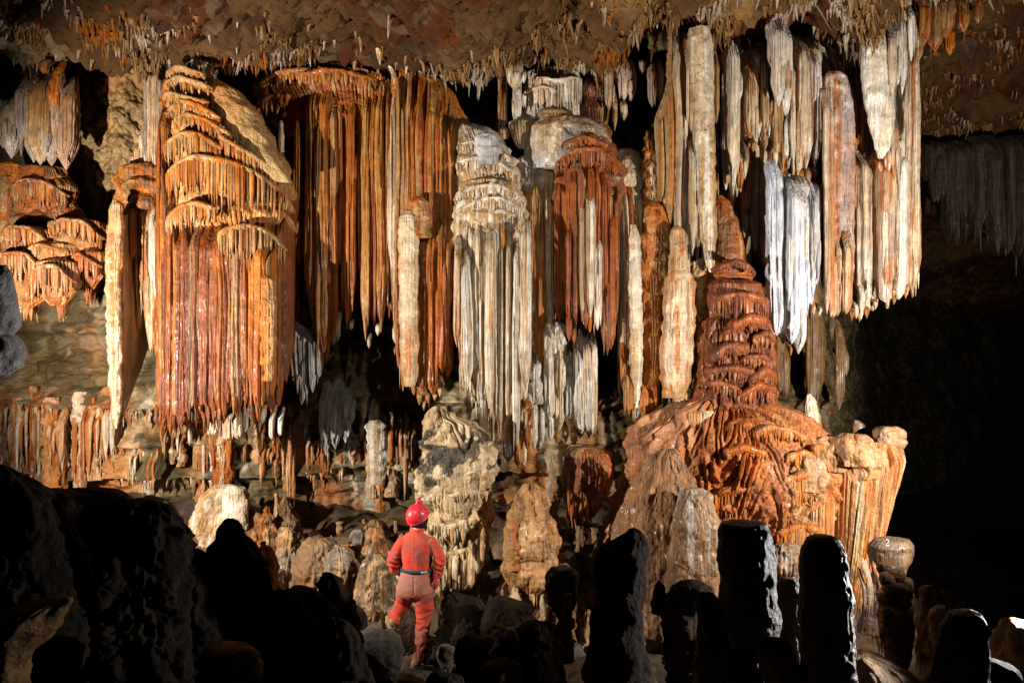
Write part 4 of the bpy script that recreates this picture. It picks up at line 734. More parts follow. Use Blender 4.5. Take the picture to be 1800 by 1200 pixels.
# columns along the lower back wall
rg = random.Random(5)
CL = [(352, 760, 878, 20), (392, 745, 865, 40), (372, 750, 870, 14), (505, 730, 850, 16), (512, 780, 905, 10), (488, 740, 800, 14), (655, 740, 860, 24), (668, 742, 885, 14), (688, 745, 858, 18), (703, 745, 850, 10), (715, 740, 880, 12), (728, 745, 852, 10),
      (90, 720, 860, 34), (112, 740, 862, 18), (140, 710, 868, 30), (165, 720, 830, 22), (190, 700, 815, 26), (60, 700, 850, 22), (30, 720, 830, 22), (205, 740, 800, 12), (300, 745, 800, 16), (318, 748, 806, 14), (335, 745, 790, 12), (290, 750, 812, 10),
      (430, 780, 850, 12), (455, 740, 800, 16), (465, 790, 860, 10), (546, 760, 830, 9), (572, 780, 850, 8), (598, 790, 850, 9), (622, 800, 850, 12), (640, 720, 800, 9), (480, 800, 860, 9), (250, 770, 830, 12), (268, 800, 880, 10), (230, 800, 870, 12), (5, 700, 800, 20)]
PC = [[CR, OR, TN], [OR, RU, CR], [CR, WH, OR], [TN, OR, CR]]
for i, (px, t_, b_, ww) in enumerate(CL):
    m = MB(); x_ = (px-900)/F*13.1; zt_ = (600-t_)/F*13.1; zb_ = (600-b_)/F*13.1
    Yq = min(wall_y(x_, (zt_+zb_)/2), wall_y(x_, zt_*.7+zb_*.3))-ww*.0026
    if ww > 13:
        flow(m, [(t_-22, px-ww*.30, px+ww*.30), (t_-10, px-ww*.42, px+ww*.42), (t_+12, px-ww*.46, px+ww*.45), ((t_+b_)/2, px-ww*.36, px+ww*.4), (b_-10, px-ww*.42, px+ww*.42), (b_+14, px-ww*.6, px+ww*.6)], Yq, PC[i % 4], 200+i, .8, .35, .05, .045, .03, .04, .05, 3)
    bl(m, [(px+rg.uniform(-.6, .6)*ww, t_-rg.uniform(0, 14), b_-rg.uniform(0, 50), max(5, ww*rg.uniform(.2, .5))) for k in range(5)], Yq-.08, PC, i, 1, .5)
    side = 'under the cut-off stalactites at the far left' if px < 215 else ('below the big orange drapery' if px < 530 else 'left of the sooty pillar')
    form('dripstone', 'thin column on the lower back wall ' + side, 'column', [('dripstone', m, M_FLOW)], (px, b_, Yq), 'thin columns on the lower back wall ' + side)
def f(m):
    bl(m, [(575, 668, 800, 22), (590, 665, 790, 26), (606, 680, 780, 20), (618, 700, 745, 12), (566, 690, 740, 12)], 12.9, [[LV, WH, GR], [WH, GR, CR]], 3, .8, .3)
one('grey_stalactite', 'broad greyish white stalactite slab low in the centre left, above the back wall columns', 'stalactite', (590, 665, 12.9), M_CAL, f)
def f(m):
    bl(m, [(640, 690, 740, 12), (655, 700, 752, 12), (662, 700, 740, 8)], 12.9, [[TN, GR, CR]], 3, .8, .3)
    flow(m, [(738, 650, 665), (748, 645, 680), (800, 644, 682), (850, 648, 678)], 12.6, [CR, WH, TN], 230, .8, .2, .04, .04, .02, .02)
one('pale_stump', 'pale ringed stump left of the sooty pillar, below short grey stalactites', 'flowstone', (662, 850, 12.6), M_FLOW, f)
# ledge fringes: little drips below the wall ledges
for i, (x0, x1, lz, lab) in enumerate([(-30, 210, -.95, 'along the upper ledge at the far left'), (210, 360, -.95, 'along the upper ledge under the cream sheet'), (415, 530, -1.55, 'along the middle ledge right of the pair of cream columns'), (200, 345, -2.05, 'along the lowest ledge left of the white mound'), (520, 650, -2.05, 'along the lowest ledge left of the caver'), (520, 650, -1.55, 'along the middle ledge left of the sooty pillar'), (60, 220, -1.55, 'along the middle ledge at the far left')]):
    m = MB(); n = int((x1-x0)/7); rr = random.Random(i)
    for k in range(n):
        x_ = (rr.uniform(x0, x1)-900)/F*13.1; zs_ = np.linspace(lz-.3, lz+.3, 25)
        yy_ = [wall_y(x_, z_) for z_ in zs_]; j_ = int(np.argmin(yy_)); h_ = rr.uniform(.04, .16)*(2.6 if rr.random() < .2 else 1); w_ = rr.uniform(.025, .07)
        blade(m, x_, yy_[j_]+.03, zs_[j_]+.05, zs_[j_]-h_, w_, w_, rr.random()*99, rr.choice(PC+[[TN, BR, OL]]), .8)
    m.obj('drip_fringe', M_FLOW, WALL, (0, 0, 0))
one('grey_boulder', 'grey knobbly hanging rock cut by the left frame edge', 'rock', (10, 560, 5.6), M_CRUST,
    lambda m: (flow(m, [(466, -20, 8), (480, -30, 17), (510, -32, 22), (545, -30, 30), (575, -30, 28), (588, -30, 20), (600, -30, 38), (620, -30, 47), (645, -25, 38), (660, -15, 12)], 5.6, [(.72, .70, .70), (.6, .5, .42), GR], 250, .8, 0, 0, .1, 0, .012, .04, 5)))

# ------------------------------------------------------------------ FOREGROUND: dark crusted stalagmites and boulders
FD = [(.032, .020, .012), (.02, .014, .010), (.055, .034, .02)]  # near-black pigment stands in for the unlit foreground
FG = [  # rows, Y, crust, label
 ([(916, 1290, 1325), (920, 1268, 1345), (932, 1261, 1354), (960, 1259, 1357), (1000, 1262, 1360), (1040, 1262, 1362), (1100, 1262, 1365), (1160, 1275, 1350), (1210, 1290, 1350)], 5.2, .022, 'tallest and widest dark foreground stalagmite with a flat top'),
 ([(941, 1430, 1458), (947, 1420, 1470), (965, 1412, 1480), (1000, 1408, 1484), (1060, 1408, 1494), (1100, 1407, 1495), (1160, 1405, 1500), (1230, 1400, 1510)], 5.0, .022, 'tall dark foreground stalagmite with rounded top and glittering right edge'),
 ([(1040, 1232, 1245), (1047, 1226, 1258), (1080, 1224, 1272), (1120, 1224, 1285), (1170, 1222, 1302), (1230, 1220, 1318)], 4.8, .02, 'dark foreground finger with slanted right side, left of the widest stalagmite'),
 ([(1016, 1370, 1395), (1022, 1362, 1404), (1050, 1360, 1408), (1110, 1360, 1408), (1170, 1360, 1408), (1220, 1360, 1410)], 5.4, .02, 'short dark stalagmite squeezed between the two tall foreground ones'),
 ([(1073, 1688, 1708), (1078, 1675, 1720), (1100, 1662, 1728), (1140, 1650, 1730), (1180, 1635, 1732), (1240, 1610, 1735)], 4.6, .022, 'foreground stalagmite with bright white right edge, nearest the right frame edge'),
 ([(928, 1102, 1118), (935, 1095, 1130), (948, 1072, 1140), (956, 1050, 1144), (968, 1040, 1145), (1000, 1036, 1145), (1050, 1036, 1144), (1110, 1032, 1140), (1200, 1030, 1150)], 6.0, .01, 'broad dark hump with a small head, right of the caver'),
 ([(1000, 980, 992), (1010, 972, 1003), (1050, 968, 1008), (1100, 970, 1010), (1160, 975, 1012)], 7.2, .03, 'crusted grey stalagmite in front of the rounded stump'),
 ([(1045, 990, 1005), (1052, 984, 1014), (1080, 982, 1018), (1130, 982, 1018)], 6.9, .03, 'short warty stub just right of the crusted grey stalagmite'),
 ([(1100, 885, 900), (1108, 876, 912), (1140, 870, 918), (1180, 868, 920)], 7.2, .03, 'warty dark knob below the rounded stump'),
 ([(1022, 1150, 1162), (1030, 1145, 1172), (1060, 1145, 1182), (1080, 1150, 1195)], 7.0, .012, 'small pale edged hood stone right of the broad dark hump'),
 ([(1028, 1195, 1220), (1036, 1182, 1235), (1070, 1175, 1240), (1150, 1170, 1250), (1210, 1170, 1250)], 6.2, .012, 'rounded boulder left of the slanted finger'),
 ([(912, 394, 408), (917, 386, 416), (930, 378, 423), (945, 376, 428), (956, 366, 442), (975, 356, 458), (1010, 350, 470), (1060, 345, 476), (1130, 345, 485), (1210, 340, 500)], 6.0, .008, 'black silhouette with a round head in front of the white mound'),
 ([(964, 338, 348), (972, 320, 362), (1000, 300, 375), (1040, 290, 378), (1080, 285, 372), (1130, 280, 384), (1210, 270, 395)], 5.6, .01, 'dark boulder with a thin lit right edge, left of the round headed silhouette'),
 ([(877, 240, 262), (885, 215, 290), (905, 200, 310), (940, 190, 320), (1000, 175, 322), (1080, 160, 330), (1210, 140, 345)], 5.4, .03, 'large dark boulder with glittering crystal crust at left'),
 ([(858, 90, 150), (864, 60, 190), (876, 30, 212), (900, 15, 226), (950, 5, 235), (1080, -10, 245), (1210, -20, 255)], 5.9, .006, 'long black boulder between the leftmost hump and the crystal crusted one'),
 ([(818, -12, 8), (828, -35, 28), (850, -60, 58), (880, -75, 95), (1000, -90, 140), (1210, -100, 170)], 5.2, .006, 'black hump in the left frame corner'),
 ([(870, 180, 205), (878, 165, 222), (900, 155, 228), (960, 150, 230), (1060, 150, 230)], 6.4, .008, 'low black boulder with a grey sheen on top behind the crystal crusted one'),
 ([(1130, 385, 405), (1140, 372, 420), (1170, 368, 429), (1220, 365, 432)], 4.2, .006, 'smooth olive brown rounded stone at the bottom left'),
 ([(955, 452, 470), (965, 442, 486), (1000, 440, 502), (1040, 450, 500), (1065, 460, 490), (1100, 455, 492)], 7.2, .012, 'rust and grey folded rock right of the round headed silhouette'),
 ([(1008, 575, 590), (1016, 566, 602), (1050, 560, 618), (1100, 552, 632), (1160, 545, 640), (1220, 540, 640)], 6.3, .02, 'dark grey boulder with a pale front left of the caver boots'),
 ([(1036, 500, 530), (1046, 480, 560), (1075, 462, 590), (1130, 450, 608), (1210, 440, 620)], 6.0, .02, 'wide dark scaly boulder at the bottom between the silhouette and the caver'),
 ([(1060, 620, 632), (1066, 614, 645), (1080, 612, 652), (1100, 612, 652)], 8.0, .015, 'small scaly pale stone beside the caver raised boot'),
 ([(1186, 775, 805), (1191, 765, 818), (1230, 755, 830)], 5.6, .006, 'smooth brown stone cut by the bottom frame edge below the caver'),
 ([(1165, 860, 890), (1172, 850, 905), (1230, 840, 915)], 5.8, .01, 'dark smooth boulder at the bottom right of the caver'),
 ([(1085, 575, 600), (1092, 560, 618), (1120, 548, 634), (1210, 540, 650)], 5.2, .02, 'black boulder in the lower frame edge left of the caver boots'),
 ([(1150, 625, 650), (1158, 612, 672), (1180, 602, 690), (1230, 590, 700)], 7.0, .02, 'dark rock in front of the scaly boulder under the raised foot'),
 ([(1090, 940, 962), (1098, 925, 978), (1130, 918, 990), (1220, 910, 1000)], 6.8, .02, 'rust brown broken rock between the two warty stubs at the bottom'),
 ([(1120, 822, 842), (1128, 808, 856), (1160, 800, 868), (1220, 795, 875)], 7.6, .02, 'dark cracked boulder behind the smooth stone at the bottom right of the caver'),
 ([(1045, 785, 812), (1055, 770, 842), (1085, 765, 862), (1130, 760, 870)], 9.0, .02, 'shaded brown rock hump right of the caver legs'),
 ([(1050, 880, 910), (1058, 865, 935), (1090, 860, 950), (1150, 855, 960)], 8.6, .02, 'shaded rock hump under the brown rounded stump'),
 ([(1120, 730, 760), (1130, 760, 800), (1130, 752, 806), (1160, 745, 812)], 8.8, .02, 'dark low rock right behind the pale knobbly stone'),
]
for i, (q, Yq, cr, lab) in enumerate(FG):
    pal = FD
    if i in (5, 11, 12, 13, 14, 15, 16): pal = [(.022, .014, .009), (.014, .010, .007), (.04, .026, .016)]  # deeper shade painted into the left silhouettes and the broad hump
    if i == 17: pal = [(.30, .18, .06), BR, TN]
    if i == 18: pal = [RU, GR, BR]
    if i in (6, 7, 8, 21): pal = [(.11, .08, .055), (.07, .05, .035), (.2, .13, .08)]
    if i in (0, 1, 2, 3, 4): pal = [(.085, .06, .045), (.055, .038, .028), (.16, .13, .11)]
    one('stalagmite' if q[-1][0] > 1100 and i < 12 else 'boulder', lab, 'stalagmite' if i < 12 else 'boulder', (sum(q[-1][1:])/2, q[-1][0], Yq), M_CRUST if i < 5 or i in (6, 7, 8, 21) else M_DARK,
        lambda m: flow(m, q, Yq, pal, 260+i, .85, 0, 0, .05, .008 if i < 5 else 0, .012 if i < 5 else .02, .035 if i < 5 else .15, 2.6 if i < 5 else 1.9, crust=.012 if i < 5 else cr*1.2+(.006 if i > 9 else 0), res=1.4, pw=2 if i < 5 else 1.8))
one('lit_ledge', 'orange brown wedge of rock catching light at the left frame edge', 'rock', (30, 1100, 4.6), M_CRUST,
    lambda m: flow(m, [(1048, 95, 110), (1056, 40, 112), (1075, -20, 105), (1100, -30, 92), (1130, -35, 62), (1150, -40, 44), (1175, -45, 34), (1210, -50, 40), (1240, -50, 48)], 4.6, [(.20, .10, .035), (.12, .07, .03), BR], 291, .8, 0, 0, .1, 0, .02, .09, 4, crust=.015, res=1.3))
# right hand pillars
a = MB(); flow(a, [(944, 1555, 1575), (948, 1538, 1595), (958, 1528, 1603), (972, 1526, 1603), (985, 1530, 1600), (1000, 1534, 1592), (1060, 1520, 1580), (1110, 1510, 1560)], 9.0, [(.13, .085, .06), (.09, .06, .04), BR], 301, .8, 0, 0, .05, .012, .015, .03, 2, fringe=24)
bl(a, [(1525, 985, 1075, 9), (1534, 990, 1080, 9), (1518, 1000, 1070, 8), (1545, 990, 1060, 9)], 8.8, [[BR, GR, TN]], 3, 1, .3)
mk = MB()
def stroke(pts, Y):
    pp = [np.array(P(x, y, Y)) for x, y in pts]; r = .006
    R_ = []
    for k, p in enumerate(pp):
        d = pp[min(k+1, len(pp)-1)]-pp[max(k-1, 0)]; d /= np.linalg.norm(d); nrm = np.cross(d, [0, 1, 0]); nrm /= np.linalg.norm(nrm)
        R_.append([p+r*nrm, p+np.array([0, -r, 0]), p-r*nrm, p+np.array([0, r, 0])])
    mk.grid(np.array(R_), (.55, .52, .5))
stroke([(1554.5, 951.5), (1555.5, 949), (1558.5, 947.8), (1561.5, 949), (1561.8, 951.5), (1559.5, 954), (1556.5, 956.5), (1554.5, 959), (1557.5, 958.4), (1560.5, 958.8), (1563.5, 958.2)], 8.30)
form('capped_stalagmite', 'brown mushroom capped stalagmite with a pale scrawled 2 on its cap', 'stalagmite', [('cap', a, M_FLOW), ('painted_mark', mk, M_CAL)], (1560, 1100, 9.0))
a = MB()
flow(a, [(1035, 1552, 1590), (1042, 1542, 1602), (1070, 1540, 1606), (1100, 1545, 1604), (1140, 1552, 1598), (1172, 1556, 1596)], 7.9, [(.36, .22, .12), BR, TN], 302, .8, .5, .03, .05, .006, .02, .06, 3)
for i, (cx, cy, ww, hh, Yq) in enumerate([(1562, 998, 36, 24, 7.8), (1578, 1012, 30, 22, 7.65), (1558, 1018, 30, 24, 7.65), (1572, 1035, 44, 22, 7.6), (1594, 1030, 22, 28, 7.7), (1590, 1045, 30, 26, 7.6), (1566, 1050, 40, 24, 7.65), (1580, 1060, 40, 22, 7.65)]):
    flow(a, [(cy-hh/2, cx-ww*.2, cx+ww*.2), (cy-hh*.35, cx-ww*.4, cx+ww*.4), (cy, cx-ww/2, cx+ww/2), (cy+hh*.35, cx-ww*.4, cx+ww*.4), (cy+hh/2, cx-ww*.15, cx+ww*.15)], Yq, [BR, (.30, .17, .09), TN], 310+i, .9, 0, 0, .1, 0, .01, .03, 4)
form('knotted_stalagmite', 'brown pillar topped with a knot of rounded lumps, below the mushroom cap', 'stalagmite', [('knotted_stalagmite', a, M_FLOW)], (1575, 1172, 7.9))
for i, (q, Yq, lab) in enumerate([([(1030, 1630, 1640), (1040, 1620, 1652), (1070, 1618, 1672), (1110, 1618, 1680), (1170, 1620, 1680), (1220, 1620, 1680)], 7.0, 'tan grooved stump right of the knotted pillar'),
        ([(1064, 1655, 1668), (1072, 1645, 1682), (1110, 1640, 1685), (1160, 1640, 1690)], 6.6, 'lower tan lump leaning on the grooved stump'),
        ([(1090, 1765, 1785), (1098, 1755, 1815), (1140, 1748, 1830), (1200, 1745, 1830), (1240, 1745, 1830)], 6.0, 'dim brown lumpy boulder cut by the right frame edge'),
        ([(1158, 1720, 1750), (1165, 1705, 1775), (1185, 1700, 1790), (1230, 1700, 1800)], 5.2, 'low tan stone in the bottom right corner'),
        ([(1150, 1500, 1530), (1158, 1495, 1560), (1180, 1490, 1600), (1230, 1480, 1640)], 6.2, 'flat lit slab between the tall rounded stalagmite and the bottom right stones'),
        ([(1140, 1300, 1320), (1150, 1290, 1335), (1180, 1285, 1350), (1230, 1280, 1360)], 4.6, 'ribbed brown stone at the foot of the widest stalagmite'),
        ([(1120, 1352, 1365), (1135, 1345, 1385), (1170, 1345, 1405), (1220, 1345, 1410)], 5.0, 'grey root of stone between the two tall foreground stalagmites')]):
    one('boulder', lab, 'boulder', (sum(q[-1][1:])/2, q[-1][0], Yq), M_CRUST if i not in (3, 5, 6) else M_DARK, lambda m: flow(m, q, Yq, [(.36, .25, .14), BR, TN] if i not in (3, 5, 6) else ([(.09, .06, .035), (.06, .04, .025), (.13, .08, .05)] if i != 3 else [(.03, .02, .012), (.02, .014, .01), (.04, .026, .016)]), 320+i, .85, 0, 0, .05, .006, .03, .10, 3.2, crust=.01))
for i, (px, py, Y, sx, sz, lab) in enumerate([(665, 1142, 8.3, 88, 70, 'scaly grey boulder under the caver raised foot'), (735, 1200, 8.55, 110, 44, 'dark rock the caver right boot stands on'), (785, 1152, 8.3, 36, 36, 'pale knobbly stone right of the caver boot'), (712, 1090, 8.9, 56, 60, 'grey lumpy stone between the caver legs'), (655, 1104, 8.6, 46, 20, 'flat dark stone left of the raised boot')]):
    one('boulder', lab, 'boulder', (px, py+sz/2, Y), M_CRUST, lambda m: flow(m, [(py-sz/2, px-sx*.2, px+sx*.2), (py-sz*.38, px-sx*.38, px+sx*.38), (py, px-sx/2, px+sx/2), (py+sz*.5, px-sx*.45, px+sx*.45), (py+sz, px-sx*.3, px+sx*.3)], Y,
        [(.22, .18, .14), BR, (.28, .25, .22)] if i != 2 else [TN, GR, CR], 340+i, .8, 0, 0, .1, 0, .02, .07, 3.5, crust=.014))

# loose rubble and small stubs on the floor; copies share six meshes
rr = random.Random(77); protos = []
for i in range(6):
    m = MB(); s_ = 1.0
    flow(m, [(600-40, 900-12, 900+12), (600-30, 900-28, 900+28), (600, 900-38, 900+38), (600+30, 900-34, 900+34), (600+44, 900-14, 900+14)], 5.0, [[BR, DK, (.24, .15, .08)], [BR, DK, GR], [(.25, .16, .09), BR, DK]][i % 3], 400+i, .9, 0, 0, .1, 0, .02, .07, 4, crust=.012, res=.7)
    me = m.obj('loose_stone', M_CRUST); me.data.transform(Matrix.Translation((0, -5, 0))); protos.append(me)
def ground(x, y):
    g = np.interp(y, [0, 3, 5, 7, 8.4, 9.2, 11, 13, 15, 26], [-2.1, -2.25, -2.5, -3.3, -3.5, -3.5, -3.35, -2.9, -2.6, -3.4])
    return float(g + ss(-3, -6, x)*.35 + .22*fbm(x*.6, y*.6, 0, 3) + .10*abs(fbm(x*2.2, y*2.2, 3., 3)))
k = 0
for i in range(330):
    y = rr.uniform(6.3, 12.6); x = rr.uniform(-.58, .40)*y
    if i > 230: y = rr.uniform(9.0, 12.4); x = rr.uniform(-.33, -.07)*y
    if abs(x+.95) < .5 and abs(y-8.7) < .6: continue
    o = protos[k] if k < 6 else protos[rr.randrange(6)].copy()
    if k >= 6: COL.objects.link(o)
    k += 1; sc = (rr.uniform(.5, 1.9) if i <= 230 else rr.uniform(.35, 1.0))*(1 if y > 8 else .8)
    o.location = (x, y, ground(x, y)+.02*sc); o.scale = (sc*rr.uniform(.8, 1.3), sc, sc*(rr.uniform(.6, 1.5) if i <= 230 else rr.uniform(1.0, 3.0))); o.rotation_euler = (rr.uniform(-.4, .4), rr.uniform(-.4, .4), rr.uniform(0, 6.28))
    ar_ = 'left of the caver near the white mound' if x/y < -.19 else ('around the caver and the sooty pillar' if x/y < -.05 else ('below the brown rounded stump' if x/y < .12 else 'in front of the rust orange mound'))
    tag(o, 'loose brown stone in the rubble ' + ar_, 'stone', 'loose stones ' + ar_)
# small stubs crowding the floor in front of the back wall
protos = []
for i in range(5):
    m = MB(); h_ = [60, 90, 120, 75, 100][i]; w_ = [34, 30, 34, 46, 26][i]
    flow(m, [(600-h_, 900-w_*.12, 900+w_*.12), (600-h_*.93, 900-w_*.3, 900+w_*.3), (600-h_*.6, 900-w_*.42, 900+w_*.40), (600-h_*.2, 900-w_*.5, 900+w_*.5), (600+20, 900-w_*.75, 900+w_*.75)], 5.0, [[BR, (.34, .21, .11), TN], [(.34, .21, .11), TN, OR], [TN, BR, CR], [BR, OL, TN], [TN, CR, OR]][i], 450+i, .9, .14, .03, .04, .012, .03, .05, 4, crust=.012, res=.8)
    me = m.obj('small_stub', M_FLOW); me.data.transform(Matrix.Translation((0, -5, 0))); protos.append(me)
k = 0
for i in range(95):
    y = rr.uniform(9.4, 13.0); u_ = rr.uniform(-.36, -.06) if i < 70 else rr.uniform(.0, .12); x = u_*y
    o = protos[k] if k < 5 else protos[rr.randrange(5)].copy()
    if k >= 5: COL.objects.link(o)
    k += 1; sc = rr.uniform(.6, 1.7); o.location = (x, y, ground(x, y)); o.scale = (sc*rr.uniform(.7, 1.3), sc, sc*rr.uniform(.7, 1.6)); o.rotation_euler = (rr.uniform(-.06, .06), rr.uniform(-.06, .06), rr.uniform(0, 6.28))
    ar_ = 'between the white mound and the sooty pillar' if i < 70 else 'around the brown rounded stump'
    tag(o, 'small brown stub rising from the rubble ' + ar_, 'stalagmite', 'small stubs ' + ar_)
# small stalactites under the ceiling edge
protos = []
for i in range(7):
    m = MB(); blade(m, 0, 0, 0, -1, .16, .14, 3.3*i, [[TN, OR, CR], [CR, WH, TN], [GR, TN, WH], [OR, RU, TN]][i % 4], .75, 4, .2, .5, 1.0)
    protos.append(m.obj('small_stalactite', M_CAL))
k = 0
for i in range(285):
    xx = rr.uniform(-8.2, 7.6); Y = rr.uniform(9.9, 12.0) if rr.random() < .45 else rr.uniform(11.2, 11.75)
    z = float(ceil_z(np.array(xx), np.array(Y))+ceil_rel(np.array(xx), np.array(Y)))
    o = protos[k] if k < 7 else protos[rr.randrange(7)].copy()
    if k >= 7: COL.objects.link(o)
    k += 1; h = rr.uniform(.08, .26)*(1.9 if rr.random() < .12 else 1)
    o.location = (xx, Y, z+.03); o.scale = (h*rr.uniform(.5, 1.1)+.12, h*.6+.12, h); o.rotation_euler = (rr.uniform(-.08, .08), rr.uniform(-.08, .08), rr.uniform(0, 6.28))
    ar_ = 'above the far left flowstone' if xx < -5 else ('above the largest orange drapery' if xx < -3 else ('above the orange and striped curtains' if xx < -.7 else ('above the dark red curtain' if xx < 2 else 'above the white stalactites at right')))
    tag(o, 'small stalactite hanging from the ceiling ' + ar_, 'stalactite', 'small stalactites ' + ar_)
# ceiling crust: countless tiny drips
m = MB(); r2 = np.random.RandomState(3); N_ = 7000
xs = r2.uniform(-9, 10, N_*4); ys = 9.3+r2.beta(2.2, 1.4, N_*4)*2.5; rt = xs > 5.4; ys[rt] = r2.uniform(9.5, 18, rt.sum())
keep = (np.abs(fbm(xs*1.3, ys*2.2, 12., 3)) < .10+.12*r2.rand(len(xs))**3) & (fbm(xs*.5, ys*.7, 33., 2) > -.12); xs, ys = xs[keep][:N_], ys[keep][:N_]; n_ = len(xs)
zs = ceil_z(xs, ys)+ceil_rel(xs, ys)-.04
L_ = r2.gamma(1.3, .05, n_)+.02; wd = r2.uniform(.008, .026, n_); dx = r2.normal(0, .15, n_)*L_; dy = r2.normal(0, .15, n_)*L_
th = np.arange(5)/5*2*math.pi; rings = []
for t_, rr_ in ((-.3, 1.5), (.3, .8), (.7, .6), (1.0, .08)):
    rings.append(np.stack([xs[:, None]+dx[:, None]*t_+wd[:, None]*rr_*np.cos(th), ys[:, None]+dy[:, None]*t_+wd[:, None]*rr_*np.sin(th), (zs-L_*t_)[:, None]+0*th], -1))
V = np.stack(rings, 1)                     # n,4,5,3
cc = mix(mix((.26, .15, .07), (.46, .33, .19), r2.rand(n_)), (.40, .15, .05), ss(.05, .3, fbm(xs*1.6, ys*1.6, 31., 2)))
cc = cc*np.array((.8, .66, .5))
cc = mix(cc, (.6, .5, .38), .6*ss(.15, .4, fbm(xs*2+5, ys*2, 41., 2)))*.8
idx = np.arange(n_)[:, None, None]*20+np.arange(3)[None, :, None]*5; j = np.arange(5)[None, None, :]; j2 = (j+1) % 5
m.v.append(V.reshape(-1, 3)); m.c.append(np.repeat(cc, 20, 0)); m.f.append(np.stack([idx+j, idx+j2, idx+5+j2, idx+5+j], -1).reshape(-1, 4)); m.n = n_*20
tag(m.obj('drip_crust', M_CEIL), 'crust of countless tiny drips covering the ceiling', 'drip crust', kind='stuff')

# ------------------------------------------------------------------ THE CAVER
def mat_plain(name, rough=.7, bump=.3, scale=60, spec=.3, coat=0):
    m = bpy.data.materials.new(name); m.use_nodes = True; nt = m.node_tree; N = nt.nodes; L = nt.links; b = N["Principled BSDF"]
    at = N.new('ShaderNodeAttribute'); at.attribute_name = 'pigment'
    tc = N.new('ShaderNodeTexCoord'); n = N.new('ShaderNodeTexNoise'); n.inputs['Scale'].default_value = scale; n.inputs['Detail'].default_value = 5
    L.new(tc.outputs['Object'], n.inputs[0])
    mr = N.new('ShaderNodeMapRange'); mr.inputs[3].default_value = .82; mr.inputs[4].default_value = 1.15; L.new(n.outputs[0], mr.inputs[0])
    hs = N.new('ShaderNodeHueSaturation'); L.new(at.outputs['Color'], hs.inputs['Color']); L.new(mr.outputs[0], hs.inputs['Value'])
    L.new(hs.outputs[0], b.inputs['Base Color']); b.inputs['Roughness'].default_value = rough; b.inputs['Specular IOR Level'].default_value = spec
    b.inputs['Coat Weight'].default_value = coat; b.inputs['Coat Roughness'].default_value = .15
    bp = N.new('ShaderNodeBump'); bp.inputs['Strength'].default_value = bump; bp.inputs['Distance'].default_value = .01
    L.new(n.outputs[0], bp.inputs['Height']); L.new(bp.outputs[0], b.inputs['Normal'])
    return m
M_CLOTH = mat_plain('cotton_cloth', .8, .5, 35, .2); M_SHELL = mat_plain('helmet_shell', .42, .08, 20, .5, .15)
M_SKIN = mat_plain('skin', .5, .1, 80, .4); M_LEATH = mat_plain('boot_leather', .6, .4, 70, .3); M_WEB = mat_plain('webbing', .6, .3, 150, .3)
YC = 8.7
def pc(px, py, dy=0): return np.array([(px-900)/F*YC, YC+dy, (600-py)/F*YC])
def tube(M, pts, rad, n=28, k=9, side=None):
    """closed smooth loft through pts with (across, depth) radii"""
    pts = np.array(pts, float); rad = np.array([(r, r) if np.isscalar(r) else r for r in rad], float)
    s = np.arange(len(pts)); t = np.linspace(0, len(pts)-1, (len(pts)-1)*k+1)
    def cr(a):                                    # Catmull-Rom
        i = np.clip(np.floor(t).astype(int), 0, len(a)-2); f_ = (t-i)[:, None]
        p0, p1, p2, p3 = a[np.maximum(i-1, 0)], a[i], a[i+1], a[np.minimum(i+2, len(a)-1)]
        return .5*((2*p1)+(-p0+p2)*f_+(2*p0-5*p1+4*p2-p3)*f_**2+(-p0+3*p1-3*p2+p3)*f_**3)
    C, R_ = cr(pts), np.maximum(cr(rad), .002)
    T = np.gradient(C, axis=0); T /= np.linalg.norm(T, axis=1, keepdims=True)
    ref = np.array(side if side is not None else (0, 1, 0), float)
    sd = np.cross(T, ref); sd /= np.linalg.norm(sd, axis=1, keepdims=True); dp = np.cross(sd, T)
    # rounded ends
    e = np.array([.25, .6, .85]); a0 = []; 
    C2 = np.concatenate([[C[0]-T[0]*R_[0].min()*.9], [C[0]-T[0]*R_[0].min()*.6*(1-q**3) for q in e], C, [C[-1]+T[-1]*R_[-1].min()*.6*(1-q**3) for q in e[::-1]], [C[-1]+T[-1]*R_[-1].min()*.9]])
    f_ = np.concatenate([[.02], e, np.ones(len(C)), e[::-1], [.02]])
    def ext(A): return np.concatenate([A[:1].repeat(4, 0), A, A[-1:].repeat(4, 0)])
    S_, D_, RR = ext(sd), ext(dp), ext(R_)*f_[:, None]
    th = np.linspace(0, 2*math.pi, n, endpoint=False)
    V = C2[:, None]+S_[:, None]*(RR[:, 0, None]*np.cos(th))[..., None]+D_[:, None]*(RR[:, 1, None]*np.sin(th))[..., None]
    M.grid(V, (.5, .5, .5))
def ellip(M, c, r, n=32, rot=None, cut=None):
    ph = np.linspace(0.001, math.pi-.001, n//2+1); th = np.linspace(0, 2*math.pi, n, endpoint=False)
    PH, TH = np.meshgrid(ph, th, indexing='ij')
    V = np.stack([np.sin(PH)*np.cos(TH)*r[0], np.sin(PH)*np.sin(TH)*r[1], np.cos(PH)*r[2]], -1)
    if rot is not None: V = V @ np.array(rot).T
    M.grid(V+np.array(c), (.5, .5, .5))
